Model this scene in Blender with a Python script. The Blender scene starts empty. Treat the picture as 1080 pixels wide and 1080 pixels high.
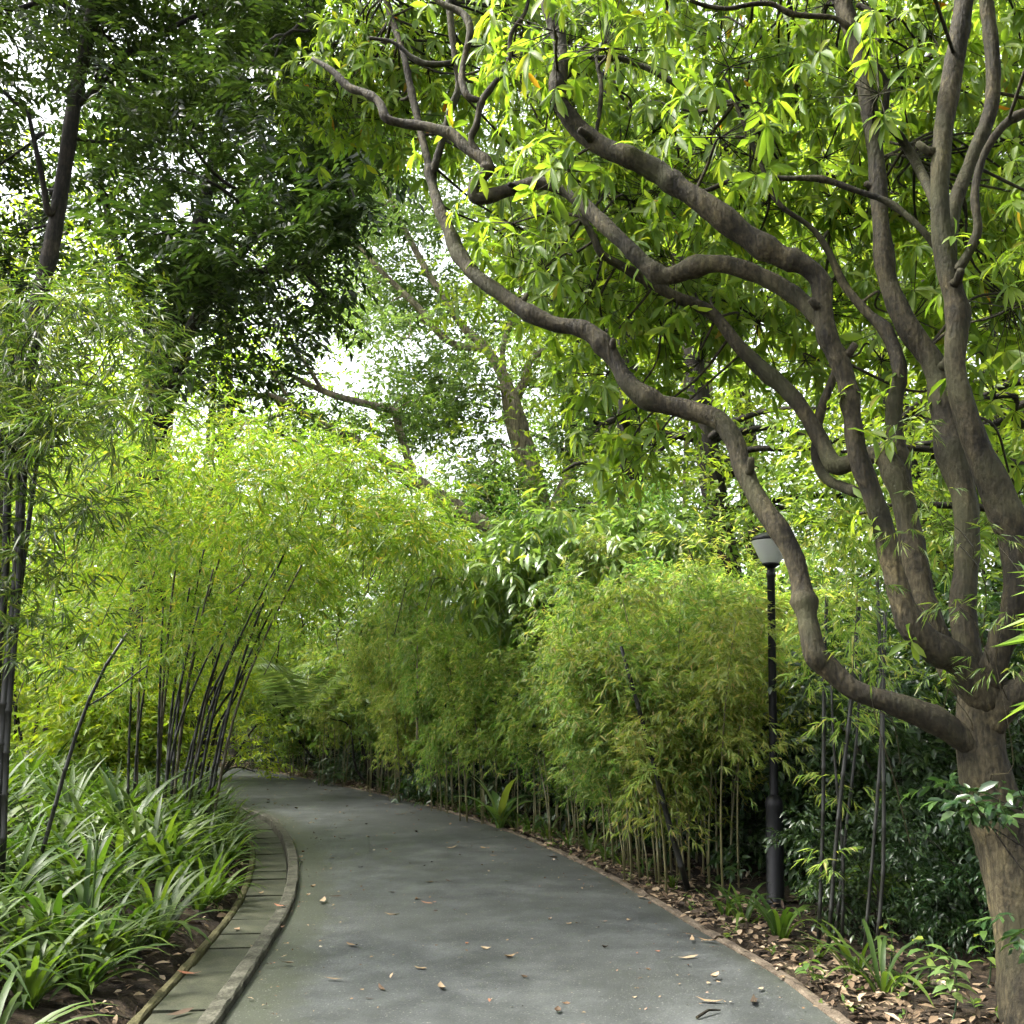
import bpy, math
import numpy as np
rng = np.random.default_rng(11)
PI = math.pi
S = bpy.context.scene
COL = S.collection
# ------------------------------------------------------------------ camera model (1080 px photograph)
F, TH, H = 1060.0, math.atan(205 / 1060.0), 1.6
cT, sT = math.cos(TH), math.sin(TH)
def ray(px, py):
    x, y = (px - 540) / F, (540 - py) / F
    return np.array([x, cT - y * sT, sT + y * cT])
def W(px, py, d):
    r = ray(px, py)
    return r * (d / r[1]) + np.array([0, 0, H])
def mpp(px, py, d):
    return d / ray(px, py)[1] / F            # metres per pixel there
def G(px, py):
    r = ray(px, py)
    p = r * (-H / r[2]); p[2] = 0
    return p
def nrm(a):
    return a / np.maximum(np.linalg.norm(a, axis=-1, keepdims=True), 1e-9)

# ------------------------------------------------------------------ objects
def link(o):
    COL.objects.link(o); return o
def mesh_data(name, V, faces, mat, smooth=True):
    me = bpy.data.meshes.new(name)
    V = np.ascontiguousarray(V, dtype=np.float32).reshape(-1, 3)
    if not isinstance(faces, (list, tuple)): faces = [faces]
    faces = [np.asarray(f, dtype=np.int32) for f in faces if len(f)]
    tot = np.concatenate([np.full(len(f), f.shape[1], dtype=np.int32) for f in faces])
    loops = np.concatenate([f.ravel() for f in faces])
    me.vertices.add(len(V)); me.vertices.foreach_set('co', V.ravel())
    me.loops.add(len(loops)); me.loops.foreach_set('vertex_index', loops)
    me.polygons.add(len(tot))
    st = np.zeros(len(tot), dtype=np.int32); st[1:] = np.cumsum(tot)[:-1]
    me.polygons.foreach_set('loop_start', st)
    me.polygons.foreach_set('use_smooth', np.full(len(tot), bool(smooth)))
    me.update(calc_edges=True)
    if mat: me.materials.append(mat)
    return me
def put(name, V, faces, mat, parent=None, origin=None, smooth=True):
    V = np.asarray(V, dtype=float)
    org = np.zeros(3) if origin is None else np.asarray(origin, dtype=float)
    o = link(bpy.data.objects.new(name, mesh_data(name, V - org, faces, mat, smooth)))
    if parent: o.parent = parent
    else: o.location = org
    return o
def tag(o, label=None, cat=None, group=None, kind=None):
    if label: o['label'] = label
    if cat: o['category'] = cat
    if group: o['group'] = group
    if kind: o['kind'] = kind
    return o
def empty(name, loc, label, cat, group=None, rz=0.0, sc=1.0):
    o = link(bpy.data.objects.new(name, None))
    o.empty_display_size = .2
    o.location = loc; o.rotation_euler.z = rz; o.scale = (sc,) * 3
    return tag(o, label, cat, group)
def dup(root, loc, rz, sc, label=None, group=None):
    def rec(o, par):
        c = o.copy(); link(c)
        c.parent = par
        for ch in o.children: rec(ch, c)
        return c
    kids = list(root.children)
    r = root.copy(); link(r)
    r.location = loc; r.rotation_euler = (0, 0, rz); r.scale = (sc,) * 3 if np.isscalar(sc) else sc
    for k in kids: rec(k, r)
    if label: r['label'] = label
    if group: r['group'] = group
    return r

# ------------------------------------------------------------------ materials
def new_mat(name):
    m = bpy.data.materials.new(name); m.use_nodes = True
    nt = m.node_tree; nt.nodes.clear()
    out = nt.nodes.new('ShaderNodeOutputMaterial')
    return m, nt, out
def N(nt, t, **kw):
    n = nt.nodes.new(t)
    for k, v in kw.items():
        if k in n.inputs: n.inputs[k].default_value = v
        else: setattr(n, k, v)
    return n
def ramp(nt, stops, fac=None, interp='LINEAR'):
    r = nt.nodes.new('ShaderNodeValToRGB'); r.color_ramp.interpolation = interp
    e = r.color_ramp.elements
    while len(e) < len(stops): e.new(.5)
    for i, (p, c) in enumerate(stops):
        e[i].position = p; e[i].color = (*c, 1)
    if fac is not None: nt.links.new(fac, r.inputs['Fac'])
    return r
def leaf_mat(name, cols, tcol, fac=.42, rough=.42, spec=.45, objvar=.12):
    """cols: list of (pos, rgb) along the per-leaf random; tcol: gain applied for light passing through"""
    m, nt, out = new_mat(name); L = nt.links.new
    geo = N(nt, 'ShaderNodeNewGeometry'); oi = N(nt, 'ShaderNodeObjectInfo')
    r = ramp(nt, cols, geo.outputs['Random Per Island'])
    mr = N(nt, 'ShaderNodeMapRange'); mr.inputs['To Min'].default_value = 1 - objvar; mr.inputs['To Max'].default_value = 1 + objvar
    L(oi.outputs['Random'], mr.inputs['Value'])
    mu = mr
    hs = N(nt, 'ShaderNodeHueSaturation'); L(r.outputs['Color'], hs.inputs['Color']); L(mu.outputs[0], hs.inputs['Value']); mh = N(nt, 'ShaderNodeMapRange'); mh.inputs['To Min'].default_value = .488; mh.inputs['To Max'].default_value = .515; wn = N(nt, 'ShaderNodeMath', operation='FRACT'); w2 = N(nt, 'ShaderNodeMath', operation='MULTIPLY'); w2.inputs[1].default_value = 7.31; L(oi.outputs['Random'], w2.inputs[0]); L(w2.outputs[0], wn.inputs[0]); L(wn.outputs[0], mh.inputs['Value']); L(mh.outputs[0], hs.inputs['Hue'])
    p = N(nt, 'ShaderNodeBsdfPrincipled'); p.inputs['Roughness'].default_value = rough
    p.inputs['Specular IOR Level'].default_value = spec
    L(hs.outputs['Color'], p.inputs['Base Color'])
    mx = N(nt, 'ShaderNodeMix', data_type='RGBA', blend_type='MULTIPLY'); mx.inputs[0].default_value = 1
    L(hs.outputs['Color'], mx.inputs[6]); mx.inputs[7].default_value = (*tcol, 1)
    t = N(nt, 'ShaderNodeBsdfTranslucent'); L(mx.outputs[2], t.inputs['Color'])
    ms = N(nt, 'ShaderNodeMixShader'); ms.inputs[0].default_value = fac
    L(p.outputs[0], ms.inputs[1]); L(t.outputs[0], ms.inputs[2]); L(ms.outputs[0], out.inputs['Surface'])
    return m
def bark_mat(name, c1, c2, c3, scale=6.0, stretch=.35, bump=.5, moss=None):
    m, nt, out = new_mat(name); L = nt.links.new
    tc = N(nt, 'ShaderNodeTexCoord')
    mp = N(nt, 'ShaderNodeMapping'); mp.inputs['Scale'].default_value = (1, 1, stretch)
    L(tc.outputs['Object'], mp.inputs['Vector'])
    n1 = N(nt, 'ShaderNodeTexNoise'); n1.inputs['Scale'].default_value = scale * .5; n1.inputs['Detail'].default_value = 8; n1.inputs['Roughness'].default_value = .65
    L(mp.outputs[0], n1.inputs['Vector'])
    n2 = N(nt, 'ShaderNodeTexNoise'); n2.inputs['Scale'].default_value = scale * 9; n2.inputs['Detail'].default_value = 5
    L(mp.outputs[0], n2.inputs['Vector'])
    mx = N(nt, 'ShaderNodeMath', operation='MULTIPLY_ADD'); L(n2.outputs['Fac'], mx.inputs[0]); mx.inputs[1].default_value = .55; 
    sb = N(nt, 'ShaderNodeMath', operation='SUBTRACT'); L(n1.outputs['Fac'], sb.inputs[0]); sb.inputs[1].default_value = .275
    L(sb.outputs[0], mx.inputs[2])
    r = ramp(nt, [(.3, c1), (.5, c2), (.7, c3)], mx.outputs[0])
    col = r.outputs['Color']
    vc = N(nt, 'ShaderNodeTexVoronoi', feature='DISTANCE_TO_EDGE'); vc.inputs['Scale'].default_value = scale * 2.6
    mv = N(nt, 'ShaderNodeMix', data_type='VECTOR'); mv.inputs[0].default_value = .12; L(mp.outputs[0], mv.inputs[4]); L(n1.outputs['Color'], mv.inputs[5]); L(mv.outputs[1], vc.inputs['Vector'])
    rc0 = ramp(nt, [(0, (.55,) * 3), (.035, (0,) * 3)], vc.outputs['Distance']); rcm = N(nt, 'ShaderNodeMath', operation='MULTIPLY'); rm = ramp(nt, [(.5, (0,) * 3), (.62, (1,) * 3)], n1.outputs['Fac']); L(rc0.outputs['Color'], rcm.inputs[0]); L(rm.outputs['Color'], rcm.inputs[1])
    st1 = N(nt, 'ShaderNodeMapping'); st1.inputs['Scale'].default_value = (34, 34, 2.2); L(tc.outputs['Object'], st1.inputs['Vector']); ns = N(nt, 'ShaderNodeTexNoise'); ns.inputs['Scale'].default_value = 1; ns.inputs['Detail'].default_value = 4; L(st1.outputs[0], ns.inputs['Vector'])
    mc = N(nt, 'ShaderNodeMix', data_type='RGBA'); L(rcm.outputs[0], mc.inputs[0]); L(col, mc.inputs[6]); mc.inputs[7].default_value = (*[x * .6 for x in c1], 1); col = mc.outputs[2]
    ms_ = N(nt, 'ShaderNodeMix', data_type='RGBA', blend_type='MULTIPLY'); ms_.inputs[0].default_value = 1; L(col, ms_.inputs[6]); rs = ramp(nt, [(.35, (.55,) * 3), (.6, (1.15,) * 3)], ns.outputs['Fac']); L(rs.outputs['Color'], ms_.inputs[7]); col = ms_.outputs[2]
    nb_ = N(nt, 'ShaderNodeTexNoise'); nb_.inputs['Scale'].default_value = 3.4; nb_.inputs['Detail'].default_value = 7; nb_.inputs['Roughness'].default_value = .7; L(tc.outputs['Object'], nb_.inputs['Vector'])
    mb = N(nt, 'ShaderNodeMix', data_type='RGBA', blend_type='MULTIPLY'); mb.inputs[0].default_value = 1; L(col, mb.inputs[6]); rb = ramp(nt, [(.36, (.32,) * 3), (.47, (.85,) * 3), (.56, (1.0,) * 3), (.66, (1.75, 1.7, 1.55))], nb_.outputs['Fac']); L(rb.outputs['Color'], mb.inputs[7]); col = mb.outputs[2]
    if moss:
        n3 = N(nt, 'ShaderNodeTexNoise'); n3.inputs['Scale'].default_value = 2.2; n3.inputs['Detail'].default_value = 6
        L(tc.outputs['Object'], n3.inputs['Vector'])
        rr = ramp(nt, [(.5, (0, 0, 0)), (.68, (.7, .7, .7))], n3.outputs['Fac'])
        mm = N(nt, 'ShaderNodeMix', data_type='RGBA'); L(rr.outputs['Color'], mm.inputs[0]); L(col, mm.inputs[6]); mm.inputs[7].default_value = (*moss, 1)
        col = mm.outputs[2]
    p = N(nt, 'ShaderNodeBsdfPrincipled'); p.inputs['Roughness'].default_value = .85; p.inputs['Specular IOR Level'].default_value = .25
    L(col, p.inputs['Base Color'])
    v = N(nt, 'ShaderNodeTexVoronoi', feature='DISTANCE_TO_EDGE'); v.inputs['Scale'].default_value = scale * 4
    L(mp.outputs[0], v.inputs['Vector'])
    ad = N(nt, 'ShaderNodeMath', operation='MULTIPLY_ADD'); L(v.outputs['Distance'], ad.inputs[0]); ad.inputs[1].default_value = .12; a3 = N(nt, 'ShaderNodeMath', operation='MULTIPLY_ADD'); L(ns.outputs['Fac'], a3.inputs[0]); a3.inputs[1].default_value = .5; L(mx.outputs[0], a3.inputs[2]); L(a3.outputs[0], ad.inputs[2])
    b = N(nt, 'ShaderNodeBump'); b.inputs['Strength'].default_value = bump; b.inputs['Distance'].default_value = .02
    L(ad.outputs[0], b.inputs['Height']); L(b.outputs[0], p.inputs['Normal']); L(p.outputs[0], out.inputs['Surface'])
    return m
def surf_mat(name, stops, scale, rough=.85, bump=.3, bdist=.01, fine=60, spec=.3, extra=None, detail=8):
    m, nt, out = new_mat(name); L = nt.links.new
    tc = N(nt, 'ShaderNodeTexCoord')
    n1 = N(nt, 'ShaderNodeTexNoise'); n1.inputs['Scale'].default_value = scale; n1.inputs['Detail'].default_value = detail; n1.inputs['Roughness'].default_value = .62
    L(tc.outputs['Object'], n1.inputs['Vector'])
    n2 = N(nt, 'ShaderNodeTexNoise'); n2.inputs['Scale'].default_value = fine; n2.inputs['Detail'].default_value = 3
    L(tc.outputs['Object'], n2.inputs['Vector'])
    mx = N(nt, 'ShaderNodeMath', operation='MULTIPLY_ADD'); L(n2.outputs['Fac'], mx.inputs[0]); mx.inputs[1].default_value = .55
    sb = N(nt, 'ShaderNodeMath', operation='SUBTRACT'); L(n1.outputs['Fac'], sb.inputs[0]); sb.inputs[1].default_value = .275; L(sb.outputs[0], mx.inputs[2])
    r = ramp(nt, stops, mx.outputs[0]); col = r.outputs['Color']
    p = N(nt, 'ShaderNodeBsdfPrincipled'); p.inputs['Roughness'].default_value = rough; p.inputs['Specular IOR Level'].default_value = spec
    if extra: col = extra(nt, tc, col, p)
    L(col, p.inputs['Base Color'])
    b = N(nt, 'ShaderNodeBump'); b.inputs['Strength'].default_value = bump; b.inputs['Distance'].default_value = bdist
    L(mx.outputs[0], b.inputs['Height']); L(b.outputs[0], p.inputs['Normal']); L(p.outputs[0], out.inputs['Surface'])
    return m
def plain_mat(name, col, rough=.5, spec=.5, metal=0):
    m, nt, out = new_mat(name)
    tc = N(nt, 'ShaderNodeTexCoord'); n1 = N(nt, 'ShaderNodeTexNoise'); n1.inputs['Scale'].default_value = 9; n1.inputs['Detail'].default_value = 6
    nt.links.new(tc.outputs['Object'], n1.inputs['Vector'])
    r = ramp(nt, [(.3, tuple(c * .75 for c in col)), (.7, tuple(min(1, c * 1.25) for c in col))], n1.outputs['Fac'])
    p = N(nt, 'ShaderNodeBsdfPrincipled'); p.inputs['Roughness'].default_value = rough; p.inputs['Specular IOR Level'].default_value = spec; p.inputs['Metallic'].default_value = metal
    nt.links.new(r.outputs['Color'], p.inputs['Base Color']); nt.links.new(p.outputs[0], out.inputs['Surface'])
    return m

M = {}
M['bam'] = leaf_mat('bamboo leaf', [(0, (.07, .135, .018)), (.45, (.115, .19, .024)), (.85, (.18, .235, .03)), (1, (.29, .23, .05))], (1.7, 1.8, .8), .48, .45, .4)
M['bam_hedge'] = leaf_mat('hedge bamboo leaf', [(0, (.11, .18, .03)), (.5, (.18, .245, .05)), (.85, (.26, .29, .065)), (1, (.34, .27, .1))], (2.0, 2.05, 1.1), .45, .45, .4, .22)
M['bam_green'] = leaf_mat('greener hedge bamboo leaf', [(0, (.075, .155, .03)), (.5, (.125, .21, .045)), (.85, (.19, .25, .055)), (1, (.32, .27, .1))], (1.9, 2.05, 1.1), .45, .45, .4, .22)
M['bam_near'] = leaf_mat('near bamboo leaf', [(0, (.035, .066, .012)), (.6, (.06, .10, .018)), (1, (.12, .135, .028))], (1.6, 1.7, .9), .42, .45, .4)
M['whorl'] = leaf_mat('whorled leaf', [(0, (.072, .124, .018)), (.5, (.112, .178, .026)), (.97, (.175, .225, .034)), (.998, (.20, .20, .02)), (1, (.35, .12, .02))], (2.25, 2.2, .85), .57, .5, .35)
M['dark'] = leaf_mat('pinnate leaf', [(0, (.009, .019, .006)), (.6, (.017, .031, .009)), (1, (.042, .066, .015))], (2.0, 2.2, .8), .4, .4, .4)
M['mid'] = leaf_mat('tree leaf', [(0, (.06, .115, .025)), (.5, (.098, .165, .036)), (.95, (.15, .21, .045)), (1, (.22, .20, .04))], (1.8, 1.85, .9), .45, .4, .45)
M['pale'] = leaf_mat('pale tree leaf', [(0, (.095, .15, .045)), (.5, (.13, .19, .055)), (1, (.18, .23, .065))], (1.7, 1.7, 1.0), .45, .45, .4)
M['lime'] = leaf_mat('lime leaf', [(0, (.12, .20, .012)), (.5, (.17, .26, .018)), (1, (.26, .30, .025))], (1.8, 1.8, .8), .48, .45, .4)
M['shrub'] = leaf_mat('shrub leaf', [(0, (.075, .14, .034)), (.5, (.115, .19, .046)), (.9, (.165, .24, .055)), (1, (.25, .27, .04))], (1.6, 1.7, .8), .38, .32, .5)
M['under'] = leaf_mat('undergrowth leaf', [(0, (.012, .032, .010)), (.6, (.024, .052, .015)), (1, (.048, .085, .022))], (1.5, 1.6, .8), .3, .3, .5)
M['lily'] = leaf_mat('lily blade', [(0, (.022, .046, .008)), (.5, (.037, .068, .011)), (.985, (.066, .105, .016)), (.992, (.12, .10, .035)), (1, (.16, .12, .06))], (1.8, 1.9, .7), .36, .5, .28)
M['soft'] = leaf_mat('soft yellow green leaf', [(0, (.075, .125, .018)), (.5, (.115, .18, .026)), (1, (.18, .225, .035))], (2.0, 2.0, .8), .52)
M['bark'] = bark_mat('grey brown bark', (.0075, .0062, .0032), (.025, .0205, .0105), (.066, .055, .030), 6, .5, .9, moss=(.036, .037, .016))
M['bark_dark'] = bark_mat('dark bark', (.008, .007, .005), (.018, .015, .011), (.04, .034, .026), 6, .4, .5)
M['bark_pale'] = bark_mat('pale bark', (.15, .12, .085), (.26, .215, .155), (.38, .32, .24), 4, .4, .4)
M['culm_dark'] = plain_mat('black bamboo culm', (.012, .012, .009), .45, .3)
M['culm'] = plain_mat('olive bamboo culm', (.115, .105, .045), .4, .45)
M['culm_brown'] = plain_mat('brown bamboo culm', (.045, .038, .020), .45, .35)
M['black'] = plain_mat('black lamp paint', (.005, .005, .0055), .45, .2)

# ------------------------------------------------------------------ geometry helpers
def catmull(P, k=6):
    P = np.asarray(P, float); n = len(P)
    if n < 3:
        t = np.linspace(0, 1, k * (n - 1) + 1)[:, None]; return P[0] * (1 - t) + P[-1] * t
    Q = np.vstack([2 * P[0] - P[1], P, 2 * P[-1] - P[-2]]); out = []
    for i in range(1, n):
        p0, p1, p2, p3 = Q[i - 1], Q[i], Q[i + 1], Q[i + 2]
        for j in range(k):
            t = j / k
            out.append(.5 * ((2 * p1) + (-p0 + p2) * t + (2 * p0 - 5 * p1 + 4 * p2 - p3) * t * t + (-p0 + 3 * p1 - 3 * p2 + p3) * t ** 3))
    out.append(P[-1]); return np.array(out)
def tube(P, R, seg=10, rough=0.0, cap=True):
    """P (n,3), R (n,) -> verts, quads(list)"""
    P = np.asarray(P, float); R = np.asarray(R, float); n = len(P)
    T = nrm(np.gradient(P, axis=0))
    u = np.cross(T[0], [0.31, .87, .2]); u /= np.linalg.norm(u)
    th = np.linspace(0, 2 * PI, seg, endpoint=False)
    V = np.zeros((n, seg, 3)); ph = rng.uniform(0, 6, 6); s = 0
    for i in range(n):
        u = u - T[i] * (u @ T[i]); u /= np.linalg.norm(u); v = np.cross(T[i], u)
        if i: s += np.linalg.norm(P[i] - P[i - 1])
        q = s / max(R.mean(), 1e-3)
        rr = np.full(seg, R[i])
        if rough:
            rr = R[i] * (1 + rough * (.6 * np.sin(2 * th + ph[0] + q * .31) + .5 * np.sin(3 * th + ph[1] - q * .47) + .35 * np.sin(5 * th + ph[2] + q * .9) + .5 * np.sin(q * .8 + ph[3]) + .4 * math.sin(q * 1.7 + ph[4])) + rough * .25 * rng.normal(size=seg))
        V[i] = P[i] + rr[:, None] * (np.cos(th)[:, None] * u + np.sin(th)[:, None] * v)
    idx = np.arange(n * seg).reshape(n, seg); nx = np.roll(idx, -1, axis=1)
    q = np.stack([idx[:-1], nx[:-1], nx[1:], idx[1:]], -1).reshape(-1, 4)
    V = V.reshape(-1, 3); fs = [q]
    if cap:
        c = len(V); V = np.vstack([V, P[-1] + T[-1] * R[-1] * .4, P[0]])
        fs.append(np.stack([idx[-1], nx[-1], np.full(seg, c)], -1)); fs.append(np.stack([nx[0], idx[0], np.full(seg, c + 1)], -1))
    return V, fs
class Acc:
    def __init__(s): s.V = []; s.F = {}; s.n = 0
    def add(s, V, fs):
        if not isinstance(fs, (list, tuple)): fs = [fs]
        for f in fs:
            f = np.asarray(f)
            if len(f): s.F.setdefault(f.shape[1], []).append(f + s.n)
        s.V.append(np.asarray(V, float).reshape(-1, 3)); s.n += len(s.V[-1])
    def put(s, name, mat, parent=None, origin=None, smooth=True):
        return put(name, np.vstack(s.V), [np.vstack(f) for f in s.F.values()], mat, parent, origin, smooth)
def lathe(prof, seg=24, center=(0, 0, 0)):
    prof = np.asarray(prof, float); th = np.linspace(0, 2 * PI, seg, endpoint=False); n = len(prof)
    V = np.zeros((n, seg, 3)); V[..., 0] = prof[:, :1] * np.cos(th); V[..., 1] = prof[:, :1] * np.sin(th); V[..., 2] = prof[:, 1:2]
    idx = np.arange(n * seg).reshape(n, seg); nx = np.roll(idx, -1, axis=1)
    return V.reshape(-1, 3) + np.asarray(center), np.stack([idx[:-1], nx[:-1], nx[1:], idx[1:]], -1).reshape(-1, 4)
# leaf templates: (along, across, lift) and triangles
T_DIA = (np.array([(0, 0, 0), (.42, .5, .05), (1, 0, -.03), (.42, -.5, .05)], float), np.array([(0, 2, 1), (0, 3, 2)]))
T_NAR = (np.array([(0, 0, 0), (.3, .5, .015), (1, 0, -.05), (.3, -.5, .015)], float), np.array([(0, 2, 1), (0, 3, 2)]))
T_LEAF = (np.array([(0, 0, 0), (.34, .40, .05), (.34, 0, 0), (.34, -.40, .05), (.7, .44, .03), (.7, 0, -.03), (.7, -.44, .03), (1, 0, -.12)], float),
          np.array([(0, 2, 1), (0, 3, 2), (1, 2, 5), (1, 5, 4), (2, 3, 6), (2, 6, 5), (4, 5, 7), (5, 6, 7)]))
T_OVAL = (np.array([(0, 0, 0), (.22, .36, .05), (.55, .5, .05), (.55, 0, -.01), (.55, -.5, .05), (.22, -.36, .05), (1, 0, -.10)], float),
          np.array([(0, 3, 1), (1, 3, 2), (0, 5, 3), (5, 4, 3), (3, 6, 2), (3, 4, 6)]))
def leaves(P, A, Nn, L, Wd, tmpl, droop=0.0):
    Tv, Tf = tmpl; n = len(P)
    A = nrm(A); Sd = nrm(np.cross(A, Nn)); Nn = np.cross(Sd, A)
    L = np.broadcast_to(L, (n,)); Wd = np.broadcast_to(Wd, (n,))
    V = (P[:, None] + Tv[None, :, 0:1] * (L[:, None, None] * A[:, None]) + Tv[None, :, 1:2] * (Wd[:, None, None] * Sd[:, None]) + Tv[None, :, 2:3] * (L[:, None, None] * Nn[:, None]))
    if droop: V[..., 2] -= droop * (Tv[None, :, 0] ** 2) * L[:, None]
    Fc = (Tf[None] + (np.arange(n) * len(Tv))[:, None, None]).reshape(-1, 3)
    return V.reshape(-1, 3), Fc
def unit(n): return nrm(rng.normal(size=(n, 3)))
def sprays(C, D, mode, k, slen, L, Wd, tmpl, droop=.2, jit=.35):
    """C centres (n,3), D directions (n,3): each spray carries k leaves"""
    n = len(C); D = nrm(D)
    up = np.array([0, 0, 1.0]); side = nrm(np.cross(D, up + .3 * rng.normal(size=(n, 3))))
    t = np.tile(np.linspace(.12, 1, k), (n, 1)); sl = slen * rng.uniform(.7, 1.25, (n, 1))
    sg = np.tile(np.where(np.arange(k) % 2 == 0, 1., -1.), (n, 1))
    if mode == 'whorl':
        ang = rng.uniform(0, 2 * PI, (n, 1)) + np.arange(k) * (2 * PI / k) * 1.0 + rng.normal(0, .2, (n, k))
        v2 = np.cross(side, D)
        rad = np.cos(ang)[..., None] * side[:, None] + np.sin(ang)[..., None] * v2[:, None]
        P = C[:, None] + D[:, None] * (sl * (.8 + .25 * rng.random((n, k))))[..., None]
        A = rad + D[:, None] * rng.uniform(-.15, .6, (n, k, 1)) + jit * .5 * rng.normal(size=(n, k, 3)); A[..., 2] -= droop
        Nn = D[:, None] + .25 * rng.normal(size=(n, k, 3)); Nn[..., 2] += .7
    elif mode == 'fan':
        ang = rng.normal(0, .75, (n, k)); P = C[:, None] + D[:, None] * (sl * t)[..., None]
        A = np.cos(ang)[..., None] * D[:, None] + np.sin(ang)[..., None] * side[:, None] + jit * rng.normal(size=(n, k, 3)); A[..., 2] -= droop
        Nn = up + .55 * rng.normal(size=(n, k, 3))
    elif mode == 'pinnate':
        P = C[:, None] + D[:, None] * (sl * t)[..., None]; P[..., 2] -= .35 * sl * t ** 2
        A = D[:, None] * .35 + side[:, None] * sg[..., None] + jit * .35 * rng.normal(size=(n, k, 3)); A[..., 2] -= droop
        Nn = np.cross(side, D)[:, None] + .2 * rng.normal(size=(n, k, 3)); Nn[..., 2] += .3
    else:  # alternate
        P = C[:, None] + D[:, None] * (sl * t)[..., None]; P[..., 2] -= .2 * sl * t ** 2
        A = D[:, None] * .7 + side[:, None] * sg[..., None] * .8 + jit * rng.normal(size=(n, k, 3)); A[..., 2] -= droop
        Nn = up + .5 * rng.normal(size=(n, k, 3))
    q = n * k
    ls = L * rng.uniform(.5, 1.25, q)
    return leaves(P.reshape(-1, 3), A.reshape(-1, 3), Nn.reshape(-1, 3), ls, ls * (Wd / L) * rng.uniform(.8, 1.2, q), tmpl, droop * .5)
def boughs_in(c, r, n, br, shell=.45, zmin=-1):
    """n bough centres within an ellipsoid, biased to its outside"""
    out = []
    while len(out) < n:
        d = unit(1)[0]
        if d[2] < zmin: continue
        rr = shell + (1 - shell) * rng.random() ** .6
        out.append((np.asarray(c) + d * np.asarray(r) * rr, br * rng.uniform(.65, 1.3)))
    return out
def fill(acc, boughs, nsp, mode, k, slen, L, Wd, tmpl, droop=.2, flat=.6, jit=.35, outbias=.9):
    """leaf sprays filling a list of boughs (centre, radius)"""
    Cs, Ds = [], []
    for c, r in boughs:
        d = unit(nsp); rr = rng.random((nsp, 1)) ** .45
        off = d * rr * r; off[:, 2] *= flat
        Cs.append(np.asarray(c) + off); dd = d * outbias + .6 * unit(nsp); dd[:, 2] = dd[:, 2] * .6 + .1; Ds.append(dd)
    V, Fc = sprays(np.vstack(Cs), np.vstack(Ds), mode, k, slen, L, Wd, tmpl, droop, jit)
    acc.add(V, Fc)
def limb(a, b, r0, r1, sag=.15, seg=6, k=4, rough=.06):
    a, b = np.asarray(a, float), np.asarray(b, float); ln = np.linalg.norm(b - a)
    m1 = a + (b - a) * .35 + rng.normal(0, .08, 3) * ln + np.array([0, 0, sag * ln * .6]); m2 = a + (b - a) * .7 + rng.normal(0, .07, 3) * ln + np.array([0, 0, sag * ln * .5])
    P = catmull([a, m1, m2, b], k); R = np.linspace(r0, r1, len(P))
    return tube(P, R, seg, rough, False)
def sticks(acc, A, B, r):
    """thin three-sided twigs from points A to points B"""
    A, B = np.asarray(A), np.asarray(B); D = nrm(B - A); u = nrm(np.cross(D, [.3, .5, .8])); v = np.cross(D, u); V = []
    for th in (0, 2.1, 4.2): V.append(A + r * (math.cos(th) * u + math.sin(th) * v))
    for th in (0, 2.1, 4.2): V.append(B + r * .5 * (math.cos(th) * u + math.sin(th) * v))
    V = np.stack(V, 1); f = np.array([(0, 1, 4, 3), (1, 2, 5, 4), (2, 0, 3, 5)])
    acc.add(V.reshape(-1, 3), (f[None] + (np.arange(len(A)) * 6)[:, None, None]).reshape(-1, 4))

# ------------------------------------------------------------------ the path and its edges
Lp = [(-.95, -4), (-1.15, 0), (-1.32, 3)] + [tuple(G(*p)[:2]) for p in ((233, 1080), (283, 1003), (310, 953), (315, 917), (310, 893), (300, 877), (283, 862))] + [(-5.0, 17.6), (-7.0, 20.5), (-10, 25), (-14, 29), (-20, 33)]
Rp = [(2.3, -4), (2.15, 0), (1.9, 3)] + [tuple(G(*p)[:2]) for p in ((884, 1080), (820, 1030), (753, 990), (640, 925), (545, 881), (470, 856), (400, 838), (330, 823), (270, 812))] + [(-8.5, 28.2), (-12, 32.3), (-18, 37)]
def curve2(P, n=240):
    C = catmull([(x, y, 0) for x, y in P], 12); s = np.r_[0, np.cumsum(np.linalg.norm(np.diff(C, axis=0), axis=1))]
    q = np.linspace(0, s[-1], n); return np.stack([np.interp(q, s, C[:, i]) for i in range(3)], -1), q
LC, Ls = curve2(Lp); RC, Rs = curve2(Rp)
def normals2(C):
    t = nrm(np.gradient(C, axis=0)); return np.stack([-t[:, 1], t[:, 0], 0 * t[:, 0]], -1)   # to the left
LN, RN = normals2(LC), normals2(RC)
def vnoise(x, y, s):
    x, y = np.asarray(x) * s, np.asarray(y) * s
    return (np.sin(x * 1.3 + 1.7 * np.sin(y * .7)) + np.sin(y * 1.7 + 1.3 * np.sin(x * .9 + 2)) + .5 * np.sin(x * 3.1 - y * 2.3)) / 2.5
def side_dist(x, y):
    """(distance left of the left edge, distance right of the right edge), negative on the path"""
    p = np.stack([np.ravel(x), np.ravel(y)], -1); out = []
    for C, Nn, sg in ((LC, LN, 1), (RC, RN, -1)):
        d2 = ((p[:, None] - C[None, ::2, :2]) ** 2).sum(-1); i = d2.argmin(1) * 2
        sd = ((p - C[i, :2]) * Nn[i, :2]).sum(-1) * sg
        dd = np.sqrt(d2.min(1)); out.append(np.where(sd > 0, dd, -dd))
    return out
def sstep(x, a, b):
    t = np.clip((x - a) / (b - a), 0, 1); return t * t * (3 - 2 * t)
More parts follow.
